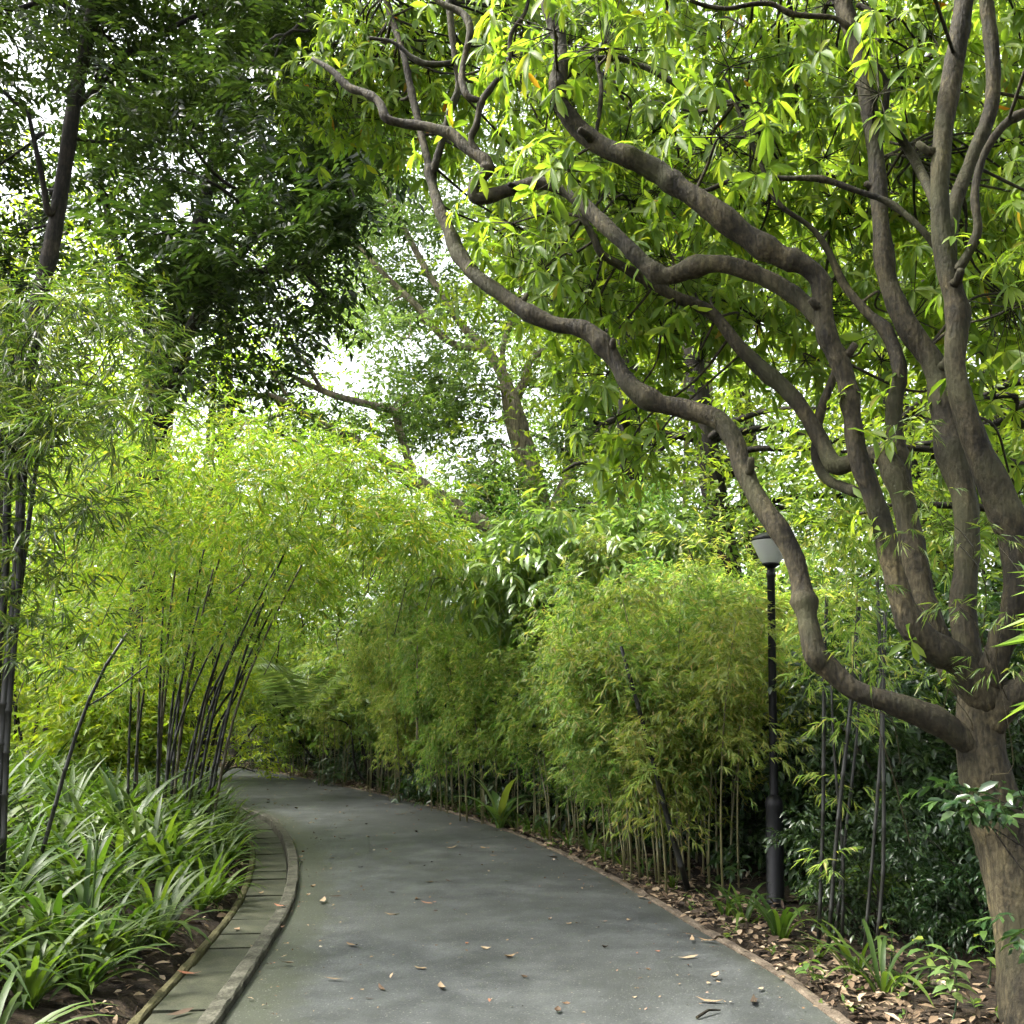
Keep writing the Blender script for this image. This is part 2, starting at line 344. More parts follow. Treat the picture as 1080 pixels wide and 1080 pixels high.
def gz(x, y):
    x = np.atleast_1d(np.asarray(x, float)); y = np.atleast_1d(np.asarray(y, float))
    l, r = side_dist(x, y)
    z = np.full(x.shape, -.13)
    bump = .022 * vnoise(x, y, 2.1) + .012 * vnoise(y, x, 6.3)
    zl = -.13 + sstep(l, .50, .66) * .14 + sstep(l, .6, 1.1) * bump + .16 * np.clip(l - .8, 0, 7)
    zr = -.13 + sstep(r, .02, .16) * .145 + sstep(r, .2, .6) * bump + .05 * np.clip(r - .4, 0, 8)
    return np.where(l > 0, zl, np.where(r > 0, zr, z))
def gp(px, py, up=0.0):
    p = G(px, py); p[2] = gz(p[0], p[1])[0] + up; return p
def at(x, y): return np.array([x, y, gz(x, y)[0]])
# ground
gx = np.r_[-130, -90, -60, -40, -28, -20, np.arange(-14, 12, .16), 14, 18, 26, 40, 60, 90, 130]
gy = np.r_[-60, -30, -14, -8, np.arange(-4, 34, .16), 36, 40, 48, 60, 80, 110, 150]
X, Y = np.meshgrid(gx, gy); Z = np.concatenate([gz(X[i], Y[i]) for i in range(len(gy))]).reshape(X.shape)
ii = np.arange(X.size).reshape(X.shape)
q = np.stack([ii[:-1, :-1], ii[:-1, 1:], ii[1:, 1:], ii[1:, :-1]], -1).reshape(-1, 4)
soil = surf_mat('leaf mould soil', [(.32, (.007, .0055, .004)), (.5, (.019, .014, .009)), (.62, (.037, .027, .017)), (.75, (.022, .024, .009))], 5, .95, .8, .03, 45, .15)
tag(put('ground', np.stack([X, Y, Z], -1).reshape(-1, 3), q, soil), kind='structure')
# path sheet
def asphalt_extra(nt, tc, col, p):
    L = nt.links.new
    def mixin(col, fac, c):
        mm = N(nt, 'ShaderNodeMix', data_type='RGBA'); L(fac, mm.inputs[0]); L(col, mm.inputs[6]); mm.inputs[7].default_value = (*c, 1); return mm.outputs[2]
    n = N(nt, 'ShaderNodeTexNoise'); n.inputs['Scale'].default_value = .45; n.inputs['Detail'].default_value = 7; n.inputs['Roughness'].default_value = .6
    L(tc.outputs['Object'], n.inputs['Vector'])
    col = mixin(col, ramp(nt, [(.45, (0, 0, 0)), (.62, (.7, .7, .7))], n.outputs['Fac']).outputs['Color'], (.024, .027, .024))
    # mossy dark stain running along the kerb, from the sheet's own across coordinate
    at_ = N(nt, 'ShaderNodeAttribute', attribute_name='across')
    n2 = N(nt, 'ShaderNodeTexNoise'); n2.inputs['Scale'].default_value = 3.5; n2.inputs['Detail'].default_value = 5; L(tc.outputs['Object'], n2.inputs['Vector'])
    ad = N(nt, 'ShaderNodeMath', operation='MULTIPLY_ADD'); L(n2.outputs['Fac'], ad.inputs[0]); ad.inputs[1].default_value = -.14; L(at_.outputs['Fac'], ad.inputs[2])
    col = mixin(col, ramp(nt, [(0, (.75,) * 3), (.07, (0,) * 3), (.86, (0,) * 3), (.96, (.6,) * 3)], ad.outputs[0]).outputs['Color'], (.024, .028, .014))
    # pale worn aggregate specks
    v = N(nt, 'ShaderNodeTexVoronoi'); v.inputs['Scale'].default_value = 38; L(tc.outputs['Object'], v.inputs['Vector'])
    col = mixin(col, ramp(nt, [(.10, (.6,) * 3), (.2, (0,) * 3)], v.outputs['Distance']).outputs['Color'], (.17, .17, .155))
    v2 = N(nt, 'ShaderNodeTexVoronoi'); v2.inputs['Scale'].default_value = 11; L(tc.outputs['Object'], v2.inputs['Vector'])
    col = mixin(col, ramp(nt, [(.045, (.7,) * 3), (.07, (0,) * 3)], v2.outputs['Distance']).outputs['Color'], (.22, .21, .18))
    return col
asph = surf_mat('path surface', [(.3, (.020, .0225, .0225)), (.5, (.040, .044, .0435)), (.7, (.070, .075, .074))], 2.6, .62, .6, .006, 75, .4, asphalt_extra)
na = 14; tt = np.linspace(0, 1, na)
PV = LC[:, None] * (1 - tt[None, :, None]) + RC[:, None] * tt[None, :, None]
PV[..., 2] = .018 * (1 - (2 * tt - 1) ** 2) - .002 + .003 * vnoise(PV[..., 0], PV[..., 1], 1.4)
ii = np.arange(240 * na).reshape(240, na)
po = tag(put('path', PV.reshape(-1, 3), np.stack([ii[:-1, :-1], ii[:-1, 1:], ii[1:, 1:], ii[1:, :-1]], -1).reshape(-1, 4), asph), kind='structure')
a_ = po.data.attributes.new('across', 'FLOAT', 'POINT'); a_.data.foreach_set('value', np.tile(tt, 240).astype(np.float32))
def path_z(x, y): return .012
def strip(name, C, Nn, o0, o1, z0, z1, mat, i0=0, i1=None, jit=.004, joint=0):
    """a long low kerb following an edge, offset o0..o1 to the left of it, with rounded shoulders"""
    C, Nn = C[i0:i1], Nn[i0:i1]; b = .012
    prof = [(o0, z0), (o0, z1 - b), (o0 + b * (1 if o1 > o0 else -1), z1), (o1 - b * (1 if o1 > o0 else -1), z1), (o1, z1 - b), (o1, z0)]
    n = len(C); V = np.zeros((n, 6, 3))
    for j, (o, z) in enumerate(prof):
        V[:, j] = C + Nn * (o + rng.normal(0, jit, (n, 1))); V[:, j, 2] = z + (rng.normal(0, jit, n) if 0 < j < 5 else 0)
    ii = np.arange(n * 6).reshape(n, 6)
    q = np.stack([ii[:-1, :-1], ii[:-1, 1:], ii[1:, 1:], ii[1:, :-1]], -1).reshape(-1, 4)
    if o1 < o0: q = q[:, ::-1]
    return tag(put(name, V.reshape(-1, 3), q, mat, smooth=False), kind='structure')
conc = surf_mat('weathered kerb concrete', [(.3, (.016, .017, .010)), (.5, (.046, .045, .032)), (.72, (.095, .092, .07))], 7, .9, .6, .01, 70, .2)
edge_m = surf_mat('stained edging concrete', [(.3, (.03, .023, .016)), (.5, (.085, .067, .048)), (.75, (.16, .13, .095))], 6, .92, .6, .01, 70, .2)
moss_m = surf_mat('mossy drain slab', [(.3, (.011, .013, .007)), (.5, (.026, .029, .015)), (.7, (.052, .053, .032))], 4, .8, .5, .006, 90, .3)
mossy_edge = surf_mat('mossy drain edge', [(.3, (.024, .024, .010)), (.5, (.060, .055, .024)), (.75, (.11, .10, .052))], 5, .9, .6, .01, 70, .2)
LC2, _ = curve2(Lp, 420); LN2 = normals2(LC2); RC2, _ = curve2(Rp, 420); RN2 = normals2(RC2)
strip('kerb', LC2, LN2, .002, .105, -.12, .052, conc, jit=.0026)
strip('drain_edge', LC2, LN2, .445, .500, -.14, -.006, mossy_edge, jit=.0018)
strip('path_edging', RC2, RN2, -.002, -.075, -.12, .016, edge_m)
# drain cover slabs: each a thing
s2 = np.r_[0, np.cumsum(np.linalg.norm(np.diff(LC2, axis=0), axis=1))]
def on_left(s, o):
    return np.array([np.interp(s, s2, LC2[:, i] + o * LN2[:, i]) for i in range(3)])
sA = 7.2; k = 0; sl = []
while sA < 19.5:
    ln = rng.uniform(.40, .52); a, b = sA + .006, sA + ln - .006
    z = -.028 + rng.normal(0, .004); tl = rng.normal(0, .004)
    acc = Acc(); nseg = 6; ring = []
    for t in np.linspace(0, 1, nseg):
        s = a + (b - a) * t
        for o, zz in ((.112, -.09), (.112, z - .006), (.118, z), (.432, z + tl), (.438, z + tl - .006), (.438, -.09)):
            p = on_left(s, o); p[2] = zz; ring.append(p)
    ii = np.arange(nseg * 6).reshape(nseg, 6)
    q = np.stack([ii[:-1, :-1], ii[:-1, 1:], ii[1:, 1:], ii[1:, :-1]], -1).reshape(-1, 4)
    acc.add(np.array(ring), [q, ii[0][None, ::-1], ii[-1][None]])
    c = on_left((a + b) / 2, .275)
    # the slab's front ends
    o = acc.put('drain_slab', moss_m, None, c, False); o['kind'] = 'thing'
    sl.append((o, sA)); sA += ln
ordinals = ['first', 'second', 'third', 'fourth', 'fifth', 'sixth', 'seventh', 'eighth', 'ninth', 'tenth', 'eleventh', 'twelfth', 'thirteenth', 'fourteenth', 'fifteenth', 'sixteenth', 'seventeenth', 'eighteenth', 'nineteenth', 'twentieth']
vis = [o for o, s in sl if s > 8.7]
for o, s in sl:
    tag(o, 'mossy drain cover slab out of sight before the visible ones', 'drain slab', 'mossy drain slabs beside the kerb')
for i, o in enumerate(vis):
    o['label'] = 'mossy concrete drain slab, %s from the near end beside the kerb' % ordinals[min(i, 19)] if i < 14 else 'far mossy drain slab tucked under lily leaves at the bend'

# ------------------------------------------------------------------ plants: generators
def lily_mesh(nl, length, wid, seed_elev=(55, 82)):
    seg = 8; az = np.arange(nl) * 2.4 + rng.normal(0, .35, nl); el = np.radians(rng.uniform(*seed_elev, nl)); ln = length * rng.uniform(.65, 1.15, nl); wd = wid * rng.uniform(.75, 1.2, nl)
    Vs, Fs, n = [], [], 0
    for i in range(nl):
        d = np.array([math.cos(az[i]), math.sin(az[i]), 0]); sd = np.array([-d[1], d[0], 0]) ; tw = rng.normal(0, .25)
        t = np.linspace(0, 1, seg); bend = rng.uniform(.75, 2.1)
        ang = el[i] - bend * t ** 1.5
        stp = ln[i] / (seg - 1); pts = np.zeros((seg, 3)); pts[0] = d * rng.uniform(.0, .05)
        for j in range(1, seg): pts[j] = pts[j - 1] + stp * (math.cos(ang[j]) * d + math.sin(ang[j]) * np.array([0, 0, 1])) + sd * tw * stp * t[j]
        w = wd[i] * np.interp(t, [0, .15, .45, .75, 1], [.55, .8, 1, .72, .04]) * .5
        nn = np.stack([-np.sin(ang) * d[0], -np.sin(ang) * d[1], np.cos(ang)], -1); fold = np.interp(t, [0, .3, 1], [.55, .28, .12])[:, None]
        Lf = pts + sd * w[:, None] + nn * w[:, None] * fold; Rt = pts - sd * w[:, None] + nn * w[:, None] * fold
        V = np.stack([Lf, pts, Rt], 1).reshape(-1, 3); ii = np.arange(seg * 3).reshape(seg, 3)
        Fs.append(np.stack([ii[:-1, :-1], ii[:-1, 1:], ii[1:, 1:], ii[1:, :-1]], -1).reshape(-1, 4) + n); Vs.append(V); n += len(V)
    return np.vstack(Vs), np.vstack(Fs)
def culm_path(base, top, bow, droop=0.0, k=14):
    base, top = np.asarray(base, float), np.asarray(top, float); t = np.linspace(0, 1, k)[:, None]
    P = base + (top - base) * t + np.asarray(bow) * (4 * t * (1 - t)); P[:, 2] -= droop * np.clip(t[:, 0] - .6, 0, 1) ** 2 * 6; return P
def culm(P, r0, r1, node=.28, seg=6):
    s = np.r_[0, np.cumsum(np.linalg.norm(np.diff(P, axis=0), axis=1))]; n = max(6, int(s[-1] / node)); ss, rr = [0.], [r0 * .95]
    for i in range(1, n):
        c = s[-1] * i / n; r = r0 + (r1 - r0) * i / n
        ss += [c - .012, c, c + .012]; rr += [r, r * 1.28, r]
    ss.append(s[-1]); rr.append(r1)
    Q = np.stack([np.interp(ss, s, P[:, i]) for i in range(3)], -1); return tube(Q, np.array(rr), seg, 0, True)
def bamboo_leaves(acc, tw, P, nbr, f0, blen, nsp, k, L, Wd, droop=.35, fan=.9):
    """side branches along the culm P (from fraction f0 up), sprays of narrow leaves on each"""
    n = len(P); tt = rng.uniform(f0, 1, nbr); base = np.stack([np.interp(tt * (n - 1), np.arange(n), P[:, i]) for i in range(3)], -1)
    az = rng.uniform(0, 2 * PI, nbr); d = np.stack([np.cos(az), np.sin(az), rng.uniform(.0, .9, nbr)], -1); d = nrm(d); bl = blen * rng.uniform(.25, 1.45, nbr) * np.interp(tt, [f0, .6, 1], [.7, 1, .55])
    u = rng.uniform(.15, 1, (nbr, nsp)) ** .8
    C = base[:, None] + d[:, None] * (bl[:, None] * u)[..., None]; C[..., 2] -= .28 * bl[:, None] * u ** 2 * (1 + .4 * rng.normal(size=(nbr, nsp))); C += .075 * rng.normal(size=C.shape)
    D = d[:, None] * .7 + .55 * rng.normal(size=(nbr, nsp, 3)); D[..., 2] -= .25
    acc.add(*sprays(C.reshape(-1, 3), D.reshape(-1, 3), 'fan', k, .09, L, Wd, T_NAR, droop, .28))
    if tw is not None:
        e = base + d * bl[:, None] * .9; e[:, 2] -= .25 * bl; sticks(tw, base, e, .003)
def bamboo(loc, nc, spread, ht, lean, r, label, group, mats, nbr=16, f0=.28, blen=.6, nsp=7, k=7, L=.12, Wd=.016, outw=.35):
    loc = np.asarray(loc, float); root = empty('bamboo_clump', loc, label, 'bamboo', group); acc = Acc()
    for i in range(nc):
        a = rng.uniform(0, 2 * PI); rr = spread * math.sqrt(rng.random()); b = np.array([rr * math.cos(a), rr * math.sin(a), -.05]); h = ht * rng.uniform(.62, 1.18)
        out = np.array([math.cos(a), math.sin(a), 0]) * outw * h * rng.uniform(.2, 1) * .5; tp = b + out + np.asarray(lean) * h * rng.uniform(.7, 1.2) + [0, 0, h]
        P = culm_path(b, tp, -out * .25 - np.asarray(lean) * .15 * h, .25 * rng.random())
        V, fs = culm(P, r * rng.uniform(.7, 1.15), r * .3); put('culm', V, fs, mats[1], root)
        bamboo_leaves(acc, None, P, nbr, f0 * rng.uniform(.75, 1.45), blen, nsp, k, L, Wd)
    acc.put('foliage', mats[0], root); return root
def shrub(loc, boughs, mat, name, label, cat, group, nsp, mode, k, slen, L, Wd, tmpl, droop=.25, flat=.75, stems=True, bark='bark_dark', stem_r=.02):
    loc = np.asarray(loc, float); root = empty(name, loc, label, cat, group); acc = Acc(); fill(acc, boughs, nsp, mode, k, slen, L, Wd, tmpl, droop, flat)
    if stems:
        st = Acc()
        for c, r in boughs[::max(1, len(boughs) // 9)]: st.add(*limb([rng.normal(0, .1), rng.normal(0, .1), -.05], c, stem_r, stem_r * .3, .1, 5))
        st.put('stem', M[bark], root)
    acc.put('foliage', mat, root); return root
def relb(loc, bl): return [(np.asarray(c) - np.asarray(loc), r) for c, r in bl]

# ------------------------------------------------------------------ the big spreading tree on the right
def px_branch(nodes, rough=.07, seg=12, k=6):
    """nodes: (px, py, depth, width px) traced in the photograph, given their own depth in the place"""
    P = np.array([W(a, b, d) for a, b, d, w in nodes]); R = np.array([w * .405 * mpp(a, b, d) for a, b, d, w in nodes])
    Q = catmull(P, k); rr = np.interp(np.linspace(0, len(P) - 1, len(Q)), np.arange(len(P)), R)
    for _ in range(max(2, len(Q) // 14)):      # old pruning knots and branch collars
        rr = rr * (1 + rng.uniform(.08, .26) * (.12 if seg == 20 else 1) * np.exp(-((np.arange(len(Q)) - rng.uniform(3, len(Q))) / rng.uniform(.9, 2.2)) ** 2))
    return Q, rr, tube(Q, rr, seg, rough)
TB = G(1092, 1056); TB[2] = gz(TB[0], TB[1])[0]
big = empty('spreading_tree', TB, 'large grey spreading tree with many twisting limbs arching over the path', 'tree')
trunk_nodes = [(1108, 1100, 5.35, 118), (1097, 1050, 5.38, 100), (1090, 1000, 5.4, 90), (1080, 950, 5.42, 84), (1064, 895, 5.45, 78), (1047, 845, 5.45, 70), (1036, 800, 5.45, 60), (1033, 765, 5.45, 58), (1036, 735, 5.45, 60), (1040, 712, 5.45, 52)]
BR = {}
def add_branch(key, nodes, name='branch', rough=.07, seg=12):
    if key.startswith('tall'): nodes = [(a_, b_, c_, d_ * .88) for a_, b_, c_, d_ in nodes]
    Q, rr, (V, fs) = px_branch(nodes, rough, seg); BR[key] = (Q, rr)
    return put(name, V, fs, M['bark'], big, TB)
add_branch('trunk', trunk_nodes, 'trunk', .05, 20)
add_branch('low', [(1036, 792, 5.45, 30), (1010, 775, 5.42, 38), (985, 759, 5.4, 37), (940, 741, 5.4, 28), (900, 727, 5.45, 27), (872, 703, 5.5, 30), (860, 690, 5.5, 34), (852, 655, 5.55, 27), (847, 625, 5.6, 25), (838, 590, 5.65, 26), (822, 560, 5.7, 27), (800, 527, 5.8, 26), (783, 493, 5.9, 25), (774, 465, 5.95, 25), (756, 442, 6.0, 25), (722, 431, 6.1, 25), (690, 424, 6.15, 24), (663, 405, 6.2, 24), (648, 380, 6.25, 22), (630, 357, 6.3, 24), (610, 346, 6.35, 21), (585, 342, 6.4, 20), (558, 330, 6.45, 20), (530, 311, 6.55, 19), (503, 292, 6.65, 20), (484, 268, 6.75, 19), (474, 244, 6.8, 16), (464, 222, 6.85, 15), (456, 196, 6.95, 13), (452, 176, 7.0, 12)])
add_branch('low_a', [(455, 186, 6.97, 10), (448, 157, 7.05, 10), (437, 110, 7.2, 9), (431, 83, 7.25, 9), (425, 55, 7.3, 8), (410, 10, 7.5, 8), (398, -40, 7.6, 6)])
add_branch('low_b', [(456, 184, 6.97, 10), (463, 160, 6.95, 9.5), (475, 117, 6.9, 9), (484, 90, 6.9, 9), (480, 60, 6.9, 9), (475, 20, 6.9, 9), (470, -40, 6.9, 7)])
add_branch('mid', [(1038, 745, 5.4, 40), (1010, 697, 5.35, 42), (985, 683, 5.3, 38), (962, 660, 5.3, 34), (950, 630, 5.3, 30), (941, 597, 5.3, 28), (932, 560, 5.3, 28), (920, 522, 5.3, 28), (905, 480, 5.3, 25), (899, 440, 5.3, 23), (893, 405, 5.3, 23), (884, 378, 5.3, 26), (873, 355, 5.3, 25), (868, 325, 5.3, 26), (866, 298, 5.3, 27), (848, 280, 5.3, 27), (820, 269, 5.32, 28), (780, 243, 5.35, 29), (740, 213, 5.4, 28), (716, 198, 5.45, 28), (692, 180, 5.5, 27), (665, 166, 5.5, 25), (640, 157, 5.55, 25), (612, 138, 5.6, 24), (592, 110, 5.6, 23), (588, 90, 5.6, 24), (592, 65, 5.65, 20), (588, 35, 5.7, 17), (577, 5, 5.7, 16), (570, -40, 5.8, 13), (590, -90, 6, 9)])
add_branch('mid_b', [(872, 345, 5.32, 20), (850, 322, 5.4, 22), (825, 303, 5.45, 23), (795, 288, 5.5, 24), (765, 279, 5.55, 23), (735, 281, 5.6, 25), (703, 291, 5.7, 21), (682, 280, 5.75, 22), (655, 254, 5.8, 20), (628, 228, 5.9, 20), (600, 203, 6.0, 18), (572, 193, 6.05, 18), (545, 198, 6.1, 17), (520, 206, 6.1, 17), (502, 209, 6.1, 16), (500, 196, 6.1, 15), (512, 182, 6.1, 17), (512, 170, 6.1, 18), (494, 158, 6.15, 15), (477, 142, 6.2, 14), (450, 134, 6.25, 12), (425, 130, 6.3, 12), (408, 125, 6.3, 11), (400, 108, 6.35, 11), (385, 98, 6.4, 10), (368, 92, 6.45, 10), (352, 76, 6.5, 8), (330, 62, 6.6, 6)])
add_branch('mid_c', [(515, 172, 6.1, 10), (497, 150, 6.12, 9), (503, 130, 6.1, 9), (508, 107, 6.1, 9), (520, 90, 6.1, 7), (536, 66, 6.1, 6), (539, 36, 6.1, 6), (555, 10, 6.1, 5), (560, -30, 6.1, 4)], seg=8)
add_branch('mid_d', [(508, 107, 6.1, 8), (493, 101, 6.1, 9), (487, 84, 6.15, 9), (490, 60, 6.2, 8), (496, 33, 6.2, 10), (488, 14, 6.25, 9), (465, 3, 6.3, 7), (440, -20, 6.3, 6)], seg=8)
add_branch('mid_e', [(480, 66, 6.9, 8), (455, 68, 6.8, 8), (437, 62, 6.8, 7), (415, 45, 6.8, 5), (390, 40, 6.8, 4)], seg=8)
add_branch('back', [(1030, 735, 5.6, 40), (1000, 700, 5.7, 36), (975, 640, 5.8, 34), (966, 600, 5.85, 34), (957, 550, 5.9, 32), (948, 510, 5.9, 30), (930, 480, 5.95, 27), (900, 487, 6.1, 20), (880, 490, 6.2, 22), (866, 465, 6.3, 22), (850, 437, 6.35, 20), (830, 412, 6.4, 19), (805, 390, 6.45, 18), (780, 366, 6.5, 17), (750, 330, 6.6, 16), (713, 313, 6.6, 15), (685, 298, 6.6, 13), (660, 283, 6.6, 12), (635, 268, 6.6, 11), (626, 250, 6.6, 10), (612, 225, 6.6, 8)])
add_branch('back_b', [(957, 540, 5.9, 24), (950, 495, 5.95, 23), (944, 460, 6.0, 22), (943, 427, 6.0, 21), (949, 390, 6.0, 19), (935, 350, 6.1, 16), (915, 330, 6.2, 13), (890, 300, 6.3, 11), (872, 262, 6.3, 9), (853, 238, 6.3, 7), (820, 213, 6.3, 6), (800, 167, 6.35, 5), (770, 97, 6.4, 4)], seg=10)
add_branch('back_c', [(905, 520, 6.05, 14), (872, 505, 6.4, 14), (862, 480, 6.5, 15), (864, 440, 6.5, 13), (878, 400, 6.5, 10), (885, 375, 6.5, 8)], seg=8)
add_branch('tall_l', [(1035, 720, 5.6, 40), (1022, 690, 5.6, 38), (1016, 640, 5.65, 35), (1020, 580, 5.7, 34), (1016, 520, 5.75, 36), (1002, 475, 5.8, 40), (994, 430, 5.85, 37), (985, 385, 5.9, 35), (955, 340, 5.95, 31), (935, 290, 6.0, 27), (928, 217, 6.05, 24), (923, 160, 6.1, 23), (913, 93, 6.1, 24), (899, 35, 6.15, 26), (888, 0, 6.2, 26), (875, -60, 6.3, 22), (850, -140, 6.4, 16)])
add_branch('tall_r', [(1042, 722, 5.4, 40), (1055, 680, 5.35, 36), (1072, 630, 5.3, 38), (1070, 570, 5.3, 44), (1052, 520, 5.3, 46), (1030, 470, 5.3, 38), (1014, 420, 5.3, 34), (1007, 380, 5.3, 31), (1010, 333, 5.3, 29), (1000, 285, 5.3, 31), (991, 220, 5.3, 28), (994, 150, 5.3, 27), (1004, 80, 5.3, 28), (1013, 27, 5.3, 28), (1018, -10, 5.3, 27), (1020, -80, 5.3, 22), (1000, -170, 5.4, 15)])
add_branch('tall_rr', [(1004, 300, 5.32, 20), (1002, 250, 5.4, 21), (1009, 210, 5.45, 20), (1026, 165, 5.5, 20), (1045, 115, 5.5, 20), (1047, 60, 5.5, 20), (1041, 10, 5.5, 20), (1036, -50, 5.5, 17), (1040, -130, 5.6, 12)])
add_branch('side', [(1010, 285, 5.25, 13), (1020, 270, 5.2, 12), (1031, 243, 5.15, 11.5), (1028, 205, 5.15, 10), (1036, 168, 5.15, 10), (1056, 135, 5.1, 11), (1080, 119, 5.1, 12), (1120, 105, 5.1, 11), (1170, 60, 5.1, 9)], seg=10)
add_branch('right', [(1045, 765, 5.4, 40), (1062, 742, 5.35, 36), (1090, 715, 5.3, 34), (1130, 660, 5.2, 32), (1180, 600, 5.1, 30), (1230, 500, 5.0, 26), (1260, 380, 4.9, 22), (1300, 250, 4.9, 16)])
add_branch('thin', [(988, 262, 5.35, 9), (970, 240, 5.35, 8.5), (938, 214, 5.4, 8.5), (900, 200, 5.45, 8), (867, 189, 5.5, 9), (830, 188, 5.55, 7), (780, 188, 5.6, 6.5), (745, 201, 5.65, 6), (720, 205, 5.7, 4)], seg=8)
add_branch('top', [(897, 30, 6.1, 10), (880, 19, 6.1, 7), (855, 17, 6.1, 7), (833, 14, 6.1, 7), (813, 4, 6.1, 7), (790, 5, 6.1, 6), (763, 9, 6.1, 6), (727, 0, 6.1, 5), (690, -25, 6.1, 4)], seg=8)
add_branch('loop', [(905, 5, 6.15, 8), (920, 15, 6.1, 8), (927, 38, 6.05, 8), (922, 62, 6.05, 7), (935, 90, 6.1, 9), (934, 125, 6.1, 9), (950, 145, 6.15, 12), (966, 172, 6.15, 13), (980, 200, 5.9, 13), (995, 240, 5.5, 12)], seg=8)
add_branch('twig_r', [(720, 93, 6.1, 9), (693, 77, 6.15, 8), (660, 63, 6.2, 8), (633, 61, 6.2, 7), (603, 60, 6.2, 4)], seg=8)
add_branch('twig_l', [(628, 145, 5.6, 5), (632, 120, 5.6, 6), (634, 90, 5.6, 6), (628, 60, 5.7, 4)], seg=6)
for key in ('low', 'low', 'low', 'mid', 'mid', 'mid', 'mid_b', 'mid_b', 'back', 'tall_l', 'tall_l', 'tall_r', 'tall_r', 'side', 'thin', 'mid_d', 'low_a'):
    Q, rr = BR[key]; i = int(rng.integers(len(Q) // 5, len(Q) - 3)); t_ = nrm(Q[i + 1] - Q[i]); d_ = nrm(np.cross(t_, unit(1)[0])); d_ = d_ if d_[2] > -.4 else -d_
    L_ = rr[i] + rng.uniform(.03, .10); V, fs = tube(np.array([Q[i], Q[i] + d_ * L_ * .6, Q[i] + (d_ + .25 * t_) * L_]), np.array([rr[i] * .62, rr[i] * .42, rr[i] * .34]), 9, .08); put('branch_stub', V, fs, M['bark'], big, TB)
# crown: boughs hung on the real limbs and on side twigs
bark_pts = np.vstack([BR[k][0][2::3] for k in BR if k not in ('trunk', 'low')])
crown_b = []
def nearest_pt(c):
    return bark_pts[((bark_pts - c) ** 2).sum(1).argmin()]
for i in range(270):
    px = rng.uniform(350, 1230); py = rng.uniform(-130, 345 if px > 520 else 200)
    if 330 < px < 520 and py > 150: continue
    d = rng.uniform(6.2, 9.0) if rng.random() < .9 else rng.uniform(5.2, 6.2)
    if 560 < px < 1060 and py > 120 and d < 6.4: d += 1.6
    if px < 540: d = max(d, 7.2) + .6
    crown_b.append((W(px, py, d), rng.uniform(.30, .62)))
for px, py, d, r in [(690, 470, 7.2, .30), (650, 440, 7.3, .32), (640, 395, 7.4, .35), (610, 380, 7.5, .35), (700, 350, 7.2, .4), (740, 330, 7.3, .4), (655, 500, 7.4, .22), (740, 380, 7.4, .35), (800, 340, 7.2, .35), (560, 250, 7.4, .4), (590, 300, 7.6, .4), (1060, 330, 7.2, .5), (1050, 420, 7.0, .5), (760, 145, 5.2, .3), (600, 180, 5.5, .22), (1075, 520, 7.2, .5), (930, 380, 7.3, .4), (850, 380, 7.4, .4)]:
    crown_b.append((W(px, py, d), r))
for i in range(170):   # unseen crown over the viewer, added to shade the right limbs and undergrowth
    a = rng.uniform(0, 2 * PI); crown_b.append((np.array([4.6, 2.0, 7.0]) + np.array([math.cos(a), math.sin(a), 0]) * rng.uniform(.3, 4.2) + [0, 0, rng.normal(0, 1.0)], rng.uniform(.4, .75)))
ca, ta = Acc(), Acc(); Cs, Ds = [], []
for c, r in crown_b:
    a = nearest_pt(c)
    if np.linalg.norm(a - c) < 2.6: ta.add(*limb(a, c, .011, .006, .1, 5, 5))
    n = int(7 + 24 * r); d = unit(n); off = d * r * rng.random((n, 1)) ** .4; off[:, 2] *= .7
    dd = d + .5 * unit(n); dd[:, 2] = dd[:, 2] * .5 + .15; dd = nrm(dd); C = c + off; Cs.append(C); Ds.append(dd); sticks(ta, np.repeat(c[None], n, 0), C + dd * .1, .004)
ca.add(*sprays(np.vstack(Cs), np.vstack(Ds), 'whorl', 9, .12, .138, .042, T_LEAF, .6, .75))
# few leafy shoots close on the limbs themselves
pk = bark_pts[rng.integers(0, len(bark_pts), 40)]
ca.add(*sprays(pk, unit(40) + [0, 0, .4], 'whorl', 6, .12, .13, .04, T_LEAF, .3, .4))
ta.put('twigs', M['bark'], big, TB); ca.put('crown', M['whorl'], big, TB)

# ------------------------------------------------------------------ street lamp
LB = gp(818, 957, -.03); lamp = empty('street_lamp', LB, 'black park lamp post with a frosted tapered lantern beside the bamboo hedge', 'street lamp'); lamp.rotation_euler.y = math.radians(2.0)
def lz(py): return W(820, py, LB[1])[2] - LB[2]
zc, zt = lz(846), lz(597)
V, f = lathe([(0.001, 0), (.10, 0), (.10, .03), (.072, .05), (.070, zc - .05), (.074, zc - .03), (.074, zc), (.06, zc + .03), (.036, zc + .06), (.001, zc + .06)], 28); put('base', V, f, M['black'], lamp)
V, f = lathe([(.034, zc + .04), (.033, zt - .1), (.04, zt - .09), (.04, zt - .06), (.033, zt - .05), (.031, zt - .01), (.001, zt - .01)], 24); put('pole', V, f, M['black'], lamp)
V, f = lathe([(.03, zt - .02), (.055, zt), (.075, zt + .012), (.075, zt + .024), (.001, zt + .024)], 28); put('collar', V, f, M['black'], lamp)
gm, nt, out = new_mat('frosted lantern'); p = N(nt, 'ShaderNodeBsdfPrincipled'); p.inputs['Base Color'].default_value = (.72, .74, .70, 1); p.inputs['Roughness'].default_value = .35
tr = N(nt, 'ShaderNodeBsdfTranslucent'); tr.inputs['Color'].default_value = (.8, .82, .78, 1); ms = N(nt, 'ShaderNodeMixShader'); ms.inputs[0].default_value = .5
